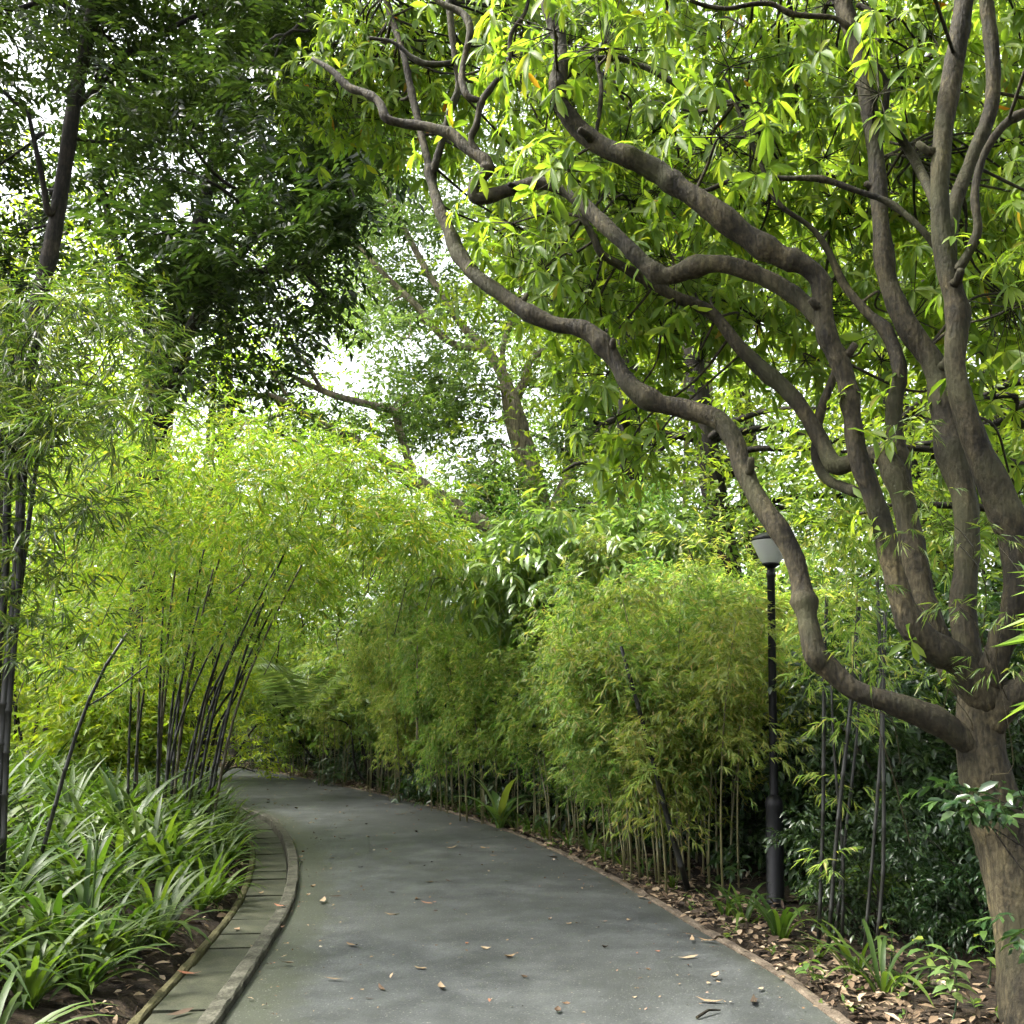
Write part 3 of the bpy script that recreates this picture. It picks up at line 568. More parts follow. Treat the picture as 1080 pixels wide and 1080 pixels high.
nt.links.new(p.outputs[0], ms.inputs[1]); nt.links.new(tr.outputs[0], ms.inputs[2]); nt.links.new(ms.outputs[0], out.inputs[0])
head = link(bpy.data.objects.new('lamp_head', mesh_data('lamp_head', *lathe([(.062, zt + .02), (.09, zt + .05), (.155, zt + .20), (.16, zt + .215), (.15, zt + .22), (.08, zt + .06), (.058, zt + .03)], 32), gm))); head.parent = lamp
V, f = lathe([(.001, zt + .215), (.166, zt + .216), (.17, zt + .226), (.15, zt + .25), (.085, zt + .285), (.03, zt + .30), (.02, zt + .32), (.001, zt + .325)], 32); put('cap', V, f, M['black'], head)

# ------------------------------------------------------------------ bamboo hedge along the right side
hb = [(868, 700)]
protos = []
hedge_px = [(742, 938, 2.5), (708, 927, 2.6), (688, 915, 2.7), (652, 902, 2.6), (612, 890, 2.55), (570, 878, 2.9), (524, 866, 3.0), (482, 855, 3.1), (440, 845, 3.3), (400, 836, 3.4), (360, 828, 3.3), (318, 819, 3.1), (284, 811, 3.1), (248, 803, 3.2)]
hl = ['bamboo clump just left of the lamp post', 'bamboo clump second to the left from the lamp post, with a leaning bare culm', 'bamboo clump third to the left from the lamp post', 'bamboo clump fourth from the lamp post above strap-leaved plants',
      'bamboo clump fifth from the lamp post with pale bare culms', 'bamboo clump just right of the big-leaved plant', 'bamboo clump just left of the big-leaved plant', 'yellowish feathery bamboo clump below the glossy shrub',
      'bamboo clump at the middle of the bend, below the pale sapling', 'feathery bamboo clump on the outside of the bend', 'bamboo clump on the far bend below the palm frond', 'bamboo clump far along the bend, third from the end', 'bamboo clump far along the bend, last but one', 'farthest small bamboo clump where the path disappears']
hm = (M['bam_hedge'], M['culm'])
for i, (px, py, ht) in enumerate(hedge_px):
    g = gp(px, py)
    if i < 4:
        c = bamboo(g, 14, .50, ht, (-.05, -.06, 0), .011, hl[i], 'bamboo hedge clumps along the outer edge of the path', hm if i % 2 == 0 else (M['bam_green'], M['culm']), 22, .40 if i < 3 else .32, .56, 16, 8, .078, .0165, .62); protos.append(c)
    else:
        k_ = rng.uniform(.85, 1.15); dup(protos[i % 4], g, rng.uniform(0, 6), (k_, k_, ht / 2.65 * rng.uniform(.88, 1.12)), hl[i])
# second row, taller, behind the first
back_px = [(800, 905, 2.9), (745, 893, 3.1), (690, 880, 3.1), (640, 868, 3.5), (590, 858, 3.6), (540, 848, 3.5), (490, 838, 3.4), (430, 828, 3.4), (370, 817, 3.3), (310, 808, 3.6), (262, 799, 4.0), (225, 795, 4.4)]
bl = ['taller bamboo behind the lamp post base', 'taller bamboo behind the clump beside the lamp post', 'taller bamboo behind the leaning bare culm', 'taller bamboo behind the fourth hedge clump from the lamp', 'taller bamboo below the large glossy shrub', 'taller bamboo behind the big-leaved plant',
      'taller bamboo behind the yellowish feathery clump', 'taller bamboo behind the middle of the bend', 'taller bamboo behind the far bend, beside the palm frond', 'tall bamboo beyond the bend right of the arching culms', 'tall bamboo beyond the bend, seen between the arching dark culms', 'farthest tall bamboo left of where the path disappears']
for i, (px, py, ht) in enumerate(back_px):
    dup(protos[i % 4], gp(px, py), rng.uniform(0, 6), ht / 2.65 * rng.uniform(.9, 1.2), bl[i], 'taller bamboo behind the hedge clumps')
def culm_px(root, nodes, mat, r_scale=1.0, seg=7, org=None):
    P = catmull(np.array([W(a, b, d) for a, b, d, w in nodes]), 5); w0 = nodes[0][3] * .5 * mpp(*nodes[0][:3]) * r_scale; w1 = nodes[-1][3] * .5 * mpp(*nodes[-1][:3]) * r_scale
    V, fs = culm(P, w0, w1, .27, seg); put('culm', V, fs, mat, root, org); return P
# the leaning bare culm and its darker partner
o = gp(728, 943); rt = empty('bamboo_culm', o, 'long dark bamboo culm leaning left out of the hedge', 'bamboo')
P = culm_px(rt, [(728, 946, o[1], 7), (706, 870, o[1] - .1, 7), (680, 770, o[1] - .2, 6.5), (655, 682, o[1] - .3, 4)], M['culm_dark'], 1, 8, o)
a = Acc(); bamboo_leaves(a, None, P, 12, .5, .5, 6, 7, .11, .015); a.put('foliage', M['bam_hedge'], rt, o)
# bare culms standing under the big tree
o = gp(893, 1003); st = empty('bamboo_clump', o, 'sparse stand of tall bare bamboo culms under the big tree', 'bamboo')
a = Acc()
for nodes in ([(863, 1003, 6), (868, 860, 6), (869, 720, 6), (872, 630, 5)], [(873, 1008, 6), (883, 873, 6), (897, 747, 7), (906, 640, 6)], [(880, 1001, 6), (893, 870, 5), (903, 783, 4), (908, 700, 3)], [(910, 1018, 5), (920, 907, 5.5), (928, 803, 6), (930, 740, 6), (925, 605, 5)],
              [(922, 1022, 6), (931, 927, 6), (932, 837, 6), (931, 757, 6), (934, 640, 5)], [(888, 1006, 5), (889, 900, 5), (880, 800, 4), (876, 700, 3)]):
    d = G(*nodes[0][:2])[1] ; P = culm_px(st, [(x, y, d + .02 * i, w) for i, (x, y, w) in enumerate(nodes)], M['culm_dark'], .74, 8, o)
    bamboo_leaves(a, None, P, 4, .72, .5, 7, 7, .085, .013)
for px, py, d, r in [(905, 655, 6.4, .3), (880, 650, 6.6, .28), (880, 640, 7.2, .25), (900, 560, 6.8, .35), (930, 600, 6.4, .22), (890, 560, 7.2, .3), (890, 760, 7.0, .2), (875, 905, 6.6, .12), (885, 830, 7.2, .2), (935, 520, 6.6, .25), (1000, 570, 6.1, .22)]:
    n = int(70 * r); dd = unit(n); C = W(px, py, d) + dd * r * rng.random((n, 1)) ** .5 * [1, 1, .7]; a.add(*sprays(C, dd * [1, 1, .4] - [0, 0, .25], 'fan', 8, .09, .088, .013, T_NAR, .35, .28))
a.put('foliage', M['bam_hedge'], st, o); a = Acc()
for px, py, d, r in [(985, 520, 5.0, .14), (1012, 640, 4.95, .12), (985, 712, 5.0, .10), (1045, 565, 4.9, .16), (1062, 640, 4.8, .12), (950, 560, 5.0, .12), (915, 700, 5.05, .14), (905, 615, 5.1, .16), (1050, 700, 4.8, .12), (965, 455, 5.0, .12)]:
    n = int(80 * r); dd = unit(n); C = W(px, py, d) + dd * r * rng.random((n, 1)) ** .5 * [1, 1, .7]; a.add(*sprays(C, dd * [1, 1, .4] - [0, 0, .2], 'fan', 7, .07, .066, .009, T_NAR, .35, .28)); V, fs = limb(W(px + 45, py + 190, d + .9), W(px, py, d), .004, .0015, .1, 5); put('side_shoot', V, fs, M['culm_brown'], st, o)
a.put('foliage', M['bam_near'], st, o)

# ------------------------------------------------------------------ bamboo on the left
# arching clump that leans over the bend
o = gp(185, 892); arch = empty('bamboo_clump', o, 'big arching bamboo clump with many dark culms leaning over the bend', 'bamboo'); a = Acc()
tops = [(318, 596), (305, 610), (290, 600), (262, 600), (250, 640), (238, 655), (225, 600), (210, 640), (200, 620), (186, 650), (172, 640), (158, 690), (150, 650), (275, 640), (300, 560), (240, 560), (215, 580), (140, 700), (190, 560), (330, 520)]
for i, (tx, ty) in enumerate(tops):
    bx = np.interp(tx, [140, 330], [140, 215]) + rng.normal(0, 10); d = o[1] + rng.uniform(-.9, .9); by = 745 + 1.2 * F / d
    P = culm_px(arch, [(bx, by + 60, d, 6), (bx + (tx - bx) * .28, by + (ty - by) * .34, d - .05, 6), (bx + (tx - bx) * .62, by + (ty - by) * .70, d - .15, 5), (tx, ty, d - .3, 3)], M['culm_dark'] if i % 3 else M['culm_brown'], .62, 7, o)
    bamboo_leaves(a, None, P, 7, .72, .8, 8, 7, .12, .016)
bg = []
for i in range(430):
    x = rng.uniform(40, 480); top = np.interp(x, [40, 120, 200, 300, 400, 480], [470, 470, 450, 455, 480, 560]); bot = np.interp(x, [40, 120, 230, 330, 400, 480], [700, 730, 655, 610, 590, 590]); y = top + 14 + 22 * rng.normal() + (bot - top) * rng.random() ** 1.25
    d = rng.uniform(10.0, 13.5) if y < 580 else rng.uniform(12.6, 14.5); bg.append((W(x, y, d), rng.uniform(.28, .55)))
fill(a, bg, 16, 'fan', 7, .16, .125, .021, T_NAR, .35, .55, .3)
for c, r in bg[::11]:
    V, fs = limb(c - np.array([.35, .1, .8]) * rng.uniform(.7, 1.3), c, .007, .003, .05, 5); put('side_shoot', V, fs, M['culm_brown'], arch, o)
a.put('foliage', M['bam'], arch, o)
# lime bamboo behind it
o = gp(70, 806); c = bamboo(o, 16, .8, 4.6, (.03, -.05, 0), .02, 'bright lime bamboo glowing in the light behind the arching clump', 'bamboo thicket behind the arching clump', (M['lime'], M['culm']), 30, .12, 1.0, 9, 7, .15, .022, .6)
for (px, py, s, lb) in [(-30, 812, 1.0, 'lime bamboo at the left edge of the view behind the lilies'), (150, 797, 1.1, 'lime bamboo directly behind the dark arching culms'), (215, 790, 1.0, 'lime bamboo beyond the path end'), (20, 795, 1.25, 'tall lime bamboo at the back of the lily bed'), (110, 790, 1.35, 'tallest lime bamboo behind the thicket, below the dark tree')]:
    dup(c, gp(px, py), rng.uniform(0, 6), s, lb)
# near black bamboo at the left edge
o = gp(-8, 915); near = empty('bamboo_clump', o, 'near black bamboo clump at the left edge of the view', 'bamboo'); a = Acc()
for nodes in ([(2, 930, 5), (8, 760, 8), (18, 640, 9), (24, 520, 10), (30, 430, 8), (26, 320, 5)], [(-6, 915, 7), (4, 740, 9), (14, 640, 9), (20, 540, 10), (22, 440, 8), (50, 330, 4)], [(-14, 915, 7), (-4, 720, 9), (5, 620, 10), (8, 520, 10), (12, 400, 8), (-10, 300, 5)], [(-24, 915, 7), (-20, 700, 9), (-8, 560, 10), (4, 450, 8), (40, 350, 5)], [(-10, 915, 5), (2, 760, 5), (16, 660, 5), (24, 600, 4), (40, 480, 3)]):
    P = culm_px(near, [(x, y, 7.2 + .05 * i, w) for i, (x, y, w) in enumerate(nodes)], M['culm_dark'], 1.35, 8, o); bamboo_leaves(a, None, P, 16, .3, .7, 6, 7, .14, .017)
nb = [(W(rng.uniform(-80, 150), rng.uniform(310, 540), rng.uniform(5.8, 7.6)), rng.uniform(.18, .36)) for i in range(52)] + [(W(rng.uniform(-80, 25), rng.uniform(235, 330), 6.8), .25) for i in range(7)] + [(W(x, y, d), r) for x, y, d, r in [(110, 310, 6.2, .22), (150, 350, 6.5, .3), (190, 400, 6.8, .25), (110, 420, 6.6, .3), (70, 600, 7, .2), (95, 660, 7, .2), (60, 700, 7, .2), (110, 560, 7, .22), (40, 450, 6.8, .35)]]
fill(a, nb, 17, 'fan', 7, .16, .118, .0145, T_NAR, .4, .6, .3)
for c, r in nb[::3]:
    V, fs = limb(W(18, 480, 7.2), c, .006, .003, .1, 5); put('side_shoot', V, fs, M['culm_dark'], near, o)
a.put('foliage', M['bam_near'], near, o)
o = gp(42, 905); rt = empty('bamboo_culm', o, 'single thin black bamboo culm leaning right out of the lily bed', 'bamboo')
P = culm_px(rt, [(36, 930, 8.2, 5), (58, 850, 8.2, 5), (82, 770, 8.2, 5), (106, 712, 8.2, 4.5), (134, 668, 8.2, 3)], M['culm_dark'], 1, 8, o)
P = culm_px(rt, [(92, 745, 8.2, 2), (120, 728, 8.2, 2), (155, 702, 8.2, 1.5)], M['culm_dark'], 1, 6, o)

# ------------------------------------------------------------------ trees
def tree(name, base, trunk, limbs, boughs, label, group, leafm, barkm, nsp, mode, k, slen, L, Wd, tmpl, droop=.25, flat=.6, trunk_seg=12, auto=10, cat='tree', tw=.03):
    root = empty(name, base, label, cat, group); pts = []
    for i, nodes in enumerate([trunk] + limbs):
        P = np.array([n[:3] for n in nodes], float); R = np.array([n[3] for n in nodes]); Q = catmull(P, 6); rr = np.interp(np.linspace(0, len(P) - 1, len(Q)), np.arange(len(P)), R)
        V, fs = tube(Q, rr, trunk_seg if i == 0 else 8, .06); put('trunk' if i == 0 else 'limb', V, fs, M[barkm], root, base); pts.append(Q[len(Q) // 3:] if i == 0 else Q)
    pts = np.vstack(pts); a = Acc()
    for c, r in boughs[::max(1, len(boughs) // max(auto, 1))] if auto else []:
        q = pts[((pts - c) ** 2 * [1, 1, 2.0]).sum(1).argmin()]; put('branch', *limb(q, c, tw, tw * .3, .12, 6, 4), M[barkm], root, base)
    fill(a, boughs, nsp, mode, k, slen, L, Wd, tmpl, droop, flat); a.put('crown', M[leafm], root, base); return root
def pxn(lst): return [tuple(W(x, y, d)) + (w * .5 * mpp(x, y, d),) for x, y, d, w in lst]
def pb(n, box, drange, rr, fn=None):
    out = []
    while len(out) < n:
        x, y = rng.uniform(box[0], box[2]), rng.uniform(box[1], box[3])
        if fn and not fn(x, y): continue
        out.append((W(x, y, rng.uniform(*drange)), rng.uniform(*rr)))
    return out
# dark front tree, upper left
b0 = at(-4.95, 8.8)
tree('dark_tree', b0, [tuple(b0 - [0, 0, .1]) + (.16,)] + pxn([(2, 520, 8.8, 20), (22, 390, 8.8, 18), (45, 300, 8.8, 17), (58, 240, 8.8, 17), (68, 180, 8.8, 15), (78, 110, 8.8, 15), (90, 50, 8.8, 15), (100, 0, 8.8, 14), (104, -70, 8.8, 15), (100, -160, 8.8, 10)]),
     [pxn([(66, 200, 8.8, 9), (52, 225, 8.7, 8), (45, 190, 8.6, 6), (30, 120, 8.5, 4)]), pxn([(82, 110, 8.8, 8), (105, 90, 8.8, 7), (130, 60, 8.9, 6), (200, 20, 9, 5), (280, -10, 9, 4)]), pxn([(92, 40, 8.8, 8), (60, 0, 8.6, 6), (10, 10, 8.4, 5), (-40, -10, 8.3, 3)]), pxn([(98, 10, 8.8, 9), (160, -30, 8.6, 7), (260, -40, 8.4, 5), (330, 10, 8.3, 3)])],
     pb(52, (70, -90, 335, 70), (8.4, 9.8), (.28, .5)) + pb(58, (-90, -120, 345, 110), (7.4, 9.6), (.25, .5), lambda x, y: y < 60 or x < 60 or x > 120) + pb(34, (-90, 60, 60, 330), (9.2, 10.4), (.25, .45)) + pb(8, (150, 90, 260, 150), (8, 9), (.15, .3)),
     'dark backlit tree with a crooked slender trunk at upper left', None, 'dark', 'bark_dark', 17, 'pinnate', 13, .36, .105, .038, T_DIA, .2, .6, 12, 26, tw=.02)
# thicker dark tree behind it
b1 = at(-6.6, 18.0)
def dark2(x, y):
    return ((x - 232) / 150) ** 2 + ((y - 205) / 180) ** 2 < 1 or (210 < x < 275 and 330 < y < 425)
tree('dark_tree', b1, [tuple(b1 - [0, 0, .1]) + (.34,)] + pxn([(155, 640, 18, 36), (158, 540, 18, 34), (165, 450, 18, 33), (170, 400, 18, 30), (185, 330, 18, 24), (205, 260, 18, 18), (225, 170, 18, 12), (240, 90, 18, 7)]),
     [pxn([(168, 430, 18, 20), (185, 400, 17.8, 17), (205, 340, 17.4, 14), (260, 260, 17, 10), (320, 200, 16.6, 6)]), pxn([(172, 390, 18, 16), (150, 330, 18, 12), (120, 250, 18, 8), (100, 160, 18, 5)]), pxn([(190, 320, 18, 12), (250, 290, 17.5, 9), (320, 280, 17, 6), (370, 240, 16.8, 4)])],
     pb(120, (60, 20, 410, 430), (14.5, 19), (.4, .85), dark2) + pb(24, (290, 110, 385, 245), (14, 16), (.3, .6)),
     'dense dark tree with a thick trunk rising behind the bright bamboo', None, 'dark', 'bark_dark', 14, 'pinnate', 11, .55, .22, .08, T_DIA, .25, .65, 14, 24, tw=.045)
# pale leaning tree at the bend
b2 = at(-.1, 20.5)
tree('leaning_tree', b2, [tuple(b2 - [0, 0, .1]) + (.26,)] + pxn([(540, 690, 20.2, 24), (535, 620, 20, 22), (520, 565, 19.8, 20), (484, 538, 19.4, 18), (451, 515, 19, 14), (426, 498, 18.8, 11), (398, 481, 18.5, 9.5), (373, 463, 18.3, 9), (343, 450, 18.2, 8), (308, 427, 18, 6), (280, 414, 18, 4)]),
     [pxn([(436, 502, 18.9, 9), (426, 469, 18.9, 9), (421, 453, 18.8, 8.5), (415, 434, 18.8, 9), (389, 427, 18.6, 8.5), (356, 418, 18.4, 7.5), (326, 406, 18.3, 6), (303, 394, 18.2, 5), (285, 392, 18.1, 3)]), pxn([(340, 412, 18.3, 5), (322, 383, 18.3, 4), (307, 365, 18.3, 3.5), (290, 335, 18.3, 2.5)]), pxn([(308, 427, 18, 4), (295, 405, 18, 3), (285, 392, 18, 2)])],
     pb(9, (270, 400, 345, 450), (17.6, 18.6), (.25, .45)) + pb(10, (395, 400, 455, 470), (18.5, 19.5), (.25, .45)) + pb(12, (340, 440, 420, 500), (18, 19.5), (.3, .5)) + pb(5, (280, 340, 320, 400), (18, 18.6), (.2, .4)),
     'pale trunked tree leaning left with bare forked limbs against the sky', None, 'mid', 'bark_pale', 16, 'alt', 8, .35, .13, .05, T_DIA, .25, .6, 12, 12, tw=.02)
# vine covered tree in the middle
b3 = at(1.3, 23)
tree('vine_covered_tree', b3, [tuple(b3 - [0, 0, .1]) + (.36,)] + pxn([(590, 680, 23, 30), (580, 580, 23, 27), (565, 520, 23, 25), (552, 475, 23, 26), (543, 440, 23, 23), (537, 415, 23, 17), (530, 395, 23, 12), (510, 365, 23, 10), (485, 340, 23, 8), (443, 273, 23, 7), (413, 210, 23, 5), (395, 150, 23, 3)]),
     [pxn([(539, 425, 23, 12), (552, 405, 23, 10), (560, 380, 23, 8), (585, 360, 23, 5), (605, 335, 23, 4)]), pxn([(510, 368, 23, 8), (473, 360, 23, 8), (440, 323, 22.8, 7), (403, 287, 22.6, 5), (370, 250, 22.4, 3)]), pxn([(575, 560, 23, 13), (590, 520, 22.8, 11), (603, 497, 22.7, 9), (640, 455, 22.5, 6), (690, 420, 22.3, 4)]), pxn([(535, 410, 23, 8), (530, 370, 23, 6), (545, 320, 23, 5), (560, 260, 23, 3)])],
     pb(330, (330, -60, 720, 470), (20.5, 26), (.5, 1.0), lambda x, y: y < 380 - .3 * abs(x - 500) + 40 and not (330 < x < 405 and 368 < y < 435) and not (x < 360 and y > 330) and not (515 < x < 590 and y > 370)) + pb(26, (410, 380, 515, 480), (22, 24.5), (.35, .7), lambda x, y: not (x < 470 and y > 440)) + pb(18, (575, 400, 665, 500), (22, 25), (.4, .7)) + pb(34, (478, 495, 548, 565), (21.3, 22.3), (.22, .45)) + pb(70, (350, 170, 480, 350), (23, 26), (.4, .8)) + pb(26, (400, 380, 480, 470), (23.5, 25), (.35, .6)),
     'tall pale tree wrapped in vines above the middle of the bend', None, 'pale', 'bark_pale', 18, 'alt', 8, .45, .16, .072, T_DIA, .25, .55, 14, 40, tw=.03)
# background trees, one mesh kind each, then copies
def std_tree(name, base, ht, cr, nb, br, label, leafm, barkm, nsp, mode, k, slen, L, Wd, tmpl=T_DIA, cz=.66, low=.5, group=None):
    b = np.asarray(base, float); c = b + [0, 0, ht * cz]; rad = (cr, cr, ht * low)
    bl_ = boughs_in(c, rad, nb, br, .35); dx = rng.normal(0, .06 * ht, 2)
    tr_ = [tuple(b - [0, 0, .2]) + (ht * .024,), tuple(b + [dx[0] * .3, dx[1] * .3, ht * .25]) + (ht * .019,), tuple(b + [dx[0] * .7, dx[1] * .5, ht * .55]) + (ht * .013,), tuple(b + [dx[0], dx[1], ht * .9]) + (ht * .004,)]
    return tree(name, b, tr_, [], bl_, label, group, leafm, barkm, nsp, mode, k, slen, L, Wd, tmpl, .25, .6, 10, 16, tw=ht * .006)
BGG = 'trees filling the background beyond the bamboo'
tA = std_tree('background_tree', at(3.6, 25), 17, 4.3, 150, .95, 'leafy tree behind the glossy shrub, right of the vine-wrapped tree', 'mid', 'bark', 16, 'alt', 8, .5, .17, .08, group=BGG)
tB = std_tree('background_tree', at(-9.5, 30), 14, 4.5, 150, 1.0, 'yellow green tree far behind the dark tree', 'lime', 'bark', 15, 'alt', 8, .5, .19, .07, group=BGG)
tC = std_tree('background_tree', at(6.5, 14.5), 12.5, 3.4, 95, .7, 'leafy tree close behind the limbs of the big spreading tree', 'soft', 'bark_dark', 16, 'alt', 8, .4, .14, .055, cz=.62, low=.45, group=BGG)
for src, x, y, s, lb in [(tC, 4.0, 16.5, 1.05, 'slim leafy tree seen above the lamp post'), (tC, 9.0, 13.0, 1.1, 'leafy tree at the far right behind the trunk fork'), (tC, 8.6, 19.5, 1.25, 'tall leafy tree between the two tallest limbs'),
                         (tA, 7.0, 27, 1.15, 'far leafy tree beyond the sky gap right of centre'), (tA, 12.5, 25, 1.1, 'far leafy tree at the right edge'), (tA, 1.5, 35, 1.1, 'far tree whose crown shows above the vine-wrapped tree'), (tA, -3.5, 31, .52, 'low far tree under the bright sky gap'),
                         (tB, -13.5, 24, .95, 'yellow green tree behind the left thicket'), (tB, -5.6, 28, .50, 'low yellow green tree under the bright sky gap by the dark trunk'), (tB, -17, 33, 1.2, 'tall yellow green tree at the far left'), (tA, -10.5, 38, 1.35, 'tall far tree seen through the dark crown'), (tB, -9.2, 17.5, .85, 'yellow green tree at the left edge behind the near black bamboo'),
                         (tA, 4.5, 40, 1.5, 'tallest far tree behind the canopy'), (tC, 5.6, 10.6, .85, 'small leafy tree right behind the fork of the big trunk'), (tC, 2.4, 19, 1.15, 'slim tree left of the sky gap, behind the hanging leaves')]:
    dup(src, at(x, y), rng.uniform(0, 6), s, lb)
# slim far trunks in the gap right of centre
for i, (x, d, w, lb) in enumerate([(748, 26, 9, 'slim straight pale trunk in the sky gap'), (722, 27, 6, 'thinner pale trunk just left of the one in the sky gap'), (688, 25, 8, 'slim grey trunk behind the hanging leaves')]):
    b = W(x, 745, d); b = at(b[0], b[1])
    tree('slim_tree', b, [tuple(b - [0, 0, .1]) + (w * .6 * d / F,)] + pxn([(x, 560, d, w), (x + 2, 450, d, w * .9), (x - 2, 350, d, w * .8), (x + 4, 220, d, w * .6)]), [pxn([(x, 480, d, w * .4), (x + 18, 430, d, w * .3), (x + 30, 380, d, 1.5)])], pb(16, (x - 70, 190, x + 70, 370), (d - 2, d + 2), (.4, .8)), lb, 'slim pale trunks in the gap', 'pale', 'bark_pale', 13, 'alt', 8, .4, .16, .06, T_DIA, auto=8)
# distant wood closing the view
a = Acc(); wb = []
for i in range(600):
    an = rng.uniform(-1.35, 1.35); rr = rng.uniform(46, 70); wb.append((np.array([rr * math.sin(an), rr * math.cos(an), rng.random() ** 1.2 * (11 + 4 * math.sin(an * 9))]), rng.uniform(1.5, 2.8)))
fill(a, wb, 26, 'alt', 8, .9, .42, .2, T_DIA, .25, .7)
tag(a.put('distant_wood', M['mid']), 'mass of distant trees closing the view', 'woodland', kind='stuff')

# ------------------------------------------------------------------ shrubs behind the hedge
o = at(1.5, 14.6)
shrub(o, relb(o, pb(105, (490, 530, 725, 670), (12.6, 15.4), (.25, .5), lambda x, y: y > 542 + .0014 * (x - 590) ** 2 and (x > 560 or y < 640))), M['shrub'], 'glossy_shrub', 'large glossy shrub with drooping pointed leaves rising over the hedge', 'shrub', None, 13, 'alt', 8, .4, .20, .068, T_LEAF, .55, .7, stem_r=.05)
o = at(-.2, 17.6)
shrub(o, relb(o, pb(80, (425, 615, 620, 715), (16.0, 18.4), (.25, .5), lambda x, y: y > 740 - .62 * (x - 425) or x > 560)), M['shrub'], 'leafy_shrub', 'mid green leafy shrub left of the large glossy one', 'shrub', None, 14, 'alt', 8, .32, .13, .055, T_OVAL, .3, .7, stem_r=.03)
o = at(3.0, 12.5)
shrub(o, relb(o, pb(62, (680, 570, 890, 720), (11.2, 13.5), (.25, .5))), M['bam_hedge'], 'feathery_shrub', 'bright feathery shrub behind the lamp post', 'shrub', None, 17, 'fan', 8, .2, .10, .018, T_NAR, .25, .7, stem_r=.03)
o = at(-2.6, 20.5)
shrub(o, relb(o, pb(56, (340, 520, 480, 760), (18.5, 21), (.3, .6), lambda x, y: y > 540 + .3 * abs(x - 400))), M['mid'], 'dense_shrub', 'dense dark green shrub under the leaning trunk', 'shrub', None, 14, 'alt', 8, .35, .13, .055, T_DIA, .3, .7, stem_r=.03)
o = at(-4.2, 24.0)
shrub(o, relb(o, pb(60, (270, 560, 420, 780), (22.5, 25.5), (.4, .7))), M['mid'], 'dense_shrub', 'dense shrub at the back of the bend right of the arching bamboo', 'shrub', None, 14, 'alt', 8, .4, .15, .06, T_DIA, .3, .7, stem_r=.03)
o = at(1.0, 20.5)
shrub(o, relb(o, pb(44, (540, 480, 700, 640), (19, 22), (.4, .7))), M['mid'], 'dense_shrub', 'broad shrub hiding the foot of the vine-wrapped tree', 'shrub', None, 14, 'alt', 8, .4, .15, .06, T_DIA, .3, .7, stem_r=.03)
for (x, y, hw, ht, lb) in [(-6.8, 22.5, 2.6, 6.6, 'bright lime bush filling the view behind the arching bamboo'), (-9.8, 21.0, 2.6, 6.2, 'bright lime bush behind the dark tree trunk'), (-6.5, 17.0, .9, 2.0, 'low bright bush between the lilies and the dark culms, hiding the thick trunk foot'), (-4.4, 27.0, 2.4, 6.0, 'bright lime bush beyond the bend under the sky gap')]:
    o = at(x, y); shrub(o, [(np.array([rng.normal(0, hw * .5), rng.normal(0, hw * .4), ht * rng.random() ** .8]), rng.uniform(.45, .8)) for i in range(85)], M['lime'], 'lime_bush', lb, 'bush', 'bright bushes in the clearing behind the left thicket', 17, 'alt', 8, .4, .16, .055, T_DIA, .3, .7, stem_r=.04)
for (x, y, ht, lb) in [(4.7, 12.6, 4.4, 'tall leafy shrub between the lamp post and the big trunk fork'), (6.6, 11.8, 4.8, 'tall leafy shrub behind the big trunk fork'), (2.9, 15.5, 5.0, 'tall leafy shrub behind the lantern'), (9.0, 14.5, 5.5, 'tall leafy shrub at the right edge far behind the trunk'), (5.8, 16.5, 6.5, 'tallest leafy shrub behind the limbs of the big tree')]:
    o = at(x, y); shrub(o, [(np.array([rng.normal(0, .8), rng.normal(0, .7), ht * (.12 + .88 * rng.random())]), rng.uniform(.3, .55)) for i in range(75)], M['mid'], 'leafy_shrub', lb, 'shrub', None, 16, 'alt', 8, .34, .13, .052, T_DIA, .3, .75, stem_r=.035)
# pale sapling with tiers of leaves
o = gp(440, 822); o = at(*W(440, 745, 16.2)[:2]); sp_ = empty('sapling', o, 'slender sapling with tiers of pale pointed leaves', 'sapling')
st_ = [tuple(W(440, y, 16.2)) for y in (780, 720, 660, 600, 575)]; V, fs = tube(catmull(st_, 5), np.linspace(.022, .008, 21), 6); put('stem', V, fs, M['bark_pale'], sp_, o)
cc = np.array([W(440 + 0 * y, y, 16.2) for y in np.repeat(np.linspace(580, 690, 7), 7)]); dd = unit(len(cc)) * [1, 1, .2]; a = Acc(); a.add(*sprays(cc, dd, 'alt', 6, .42, .19, .06, T_LEAF, .45, .25)); a.put('foliage', M['pale'], sp_, o)

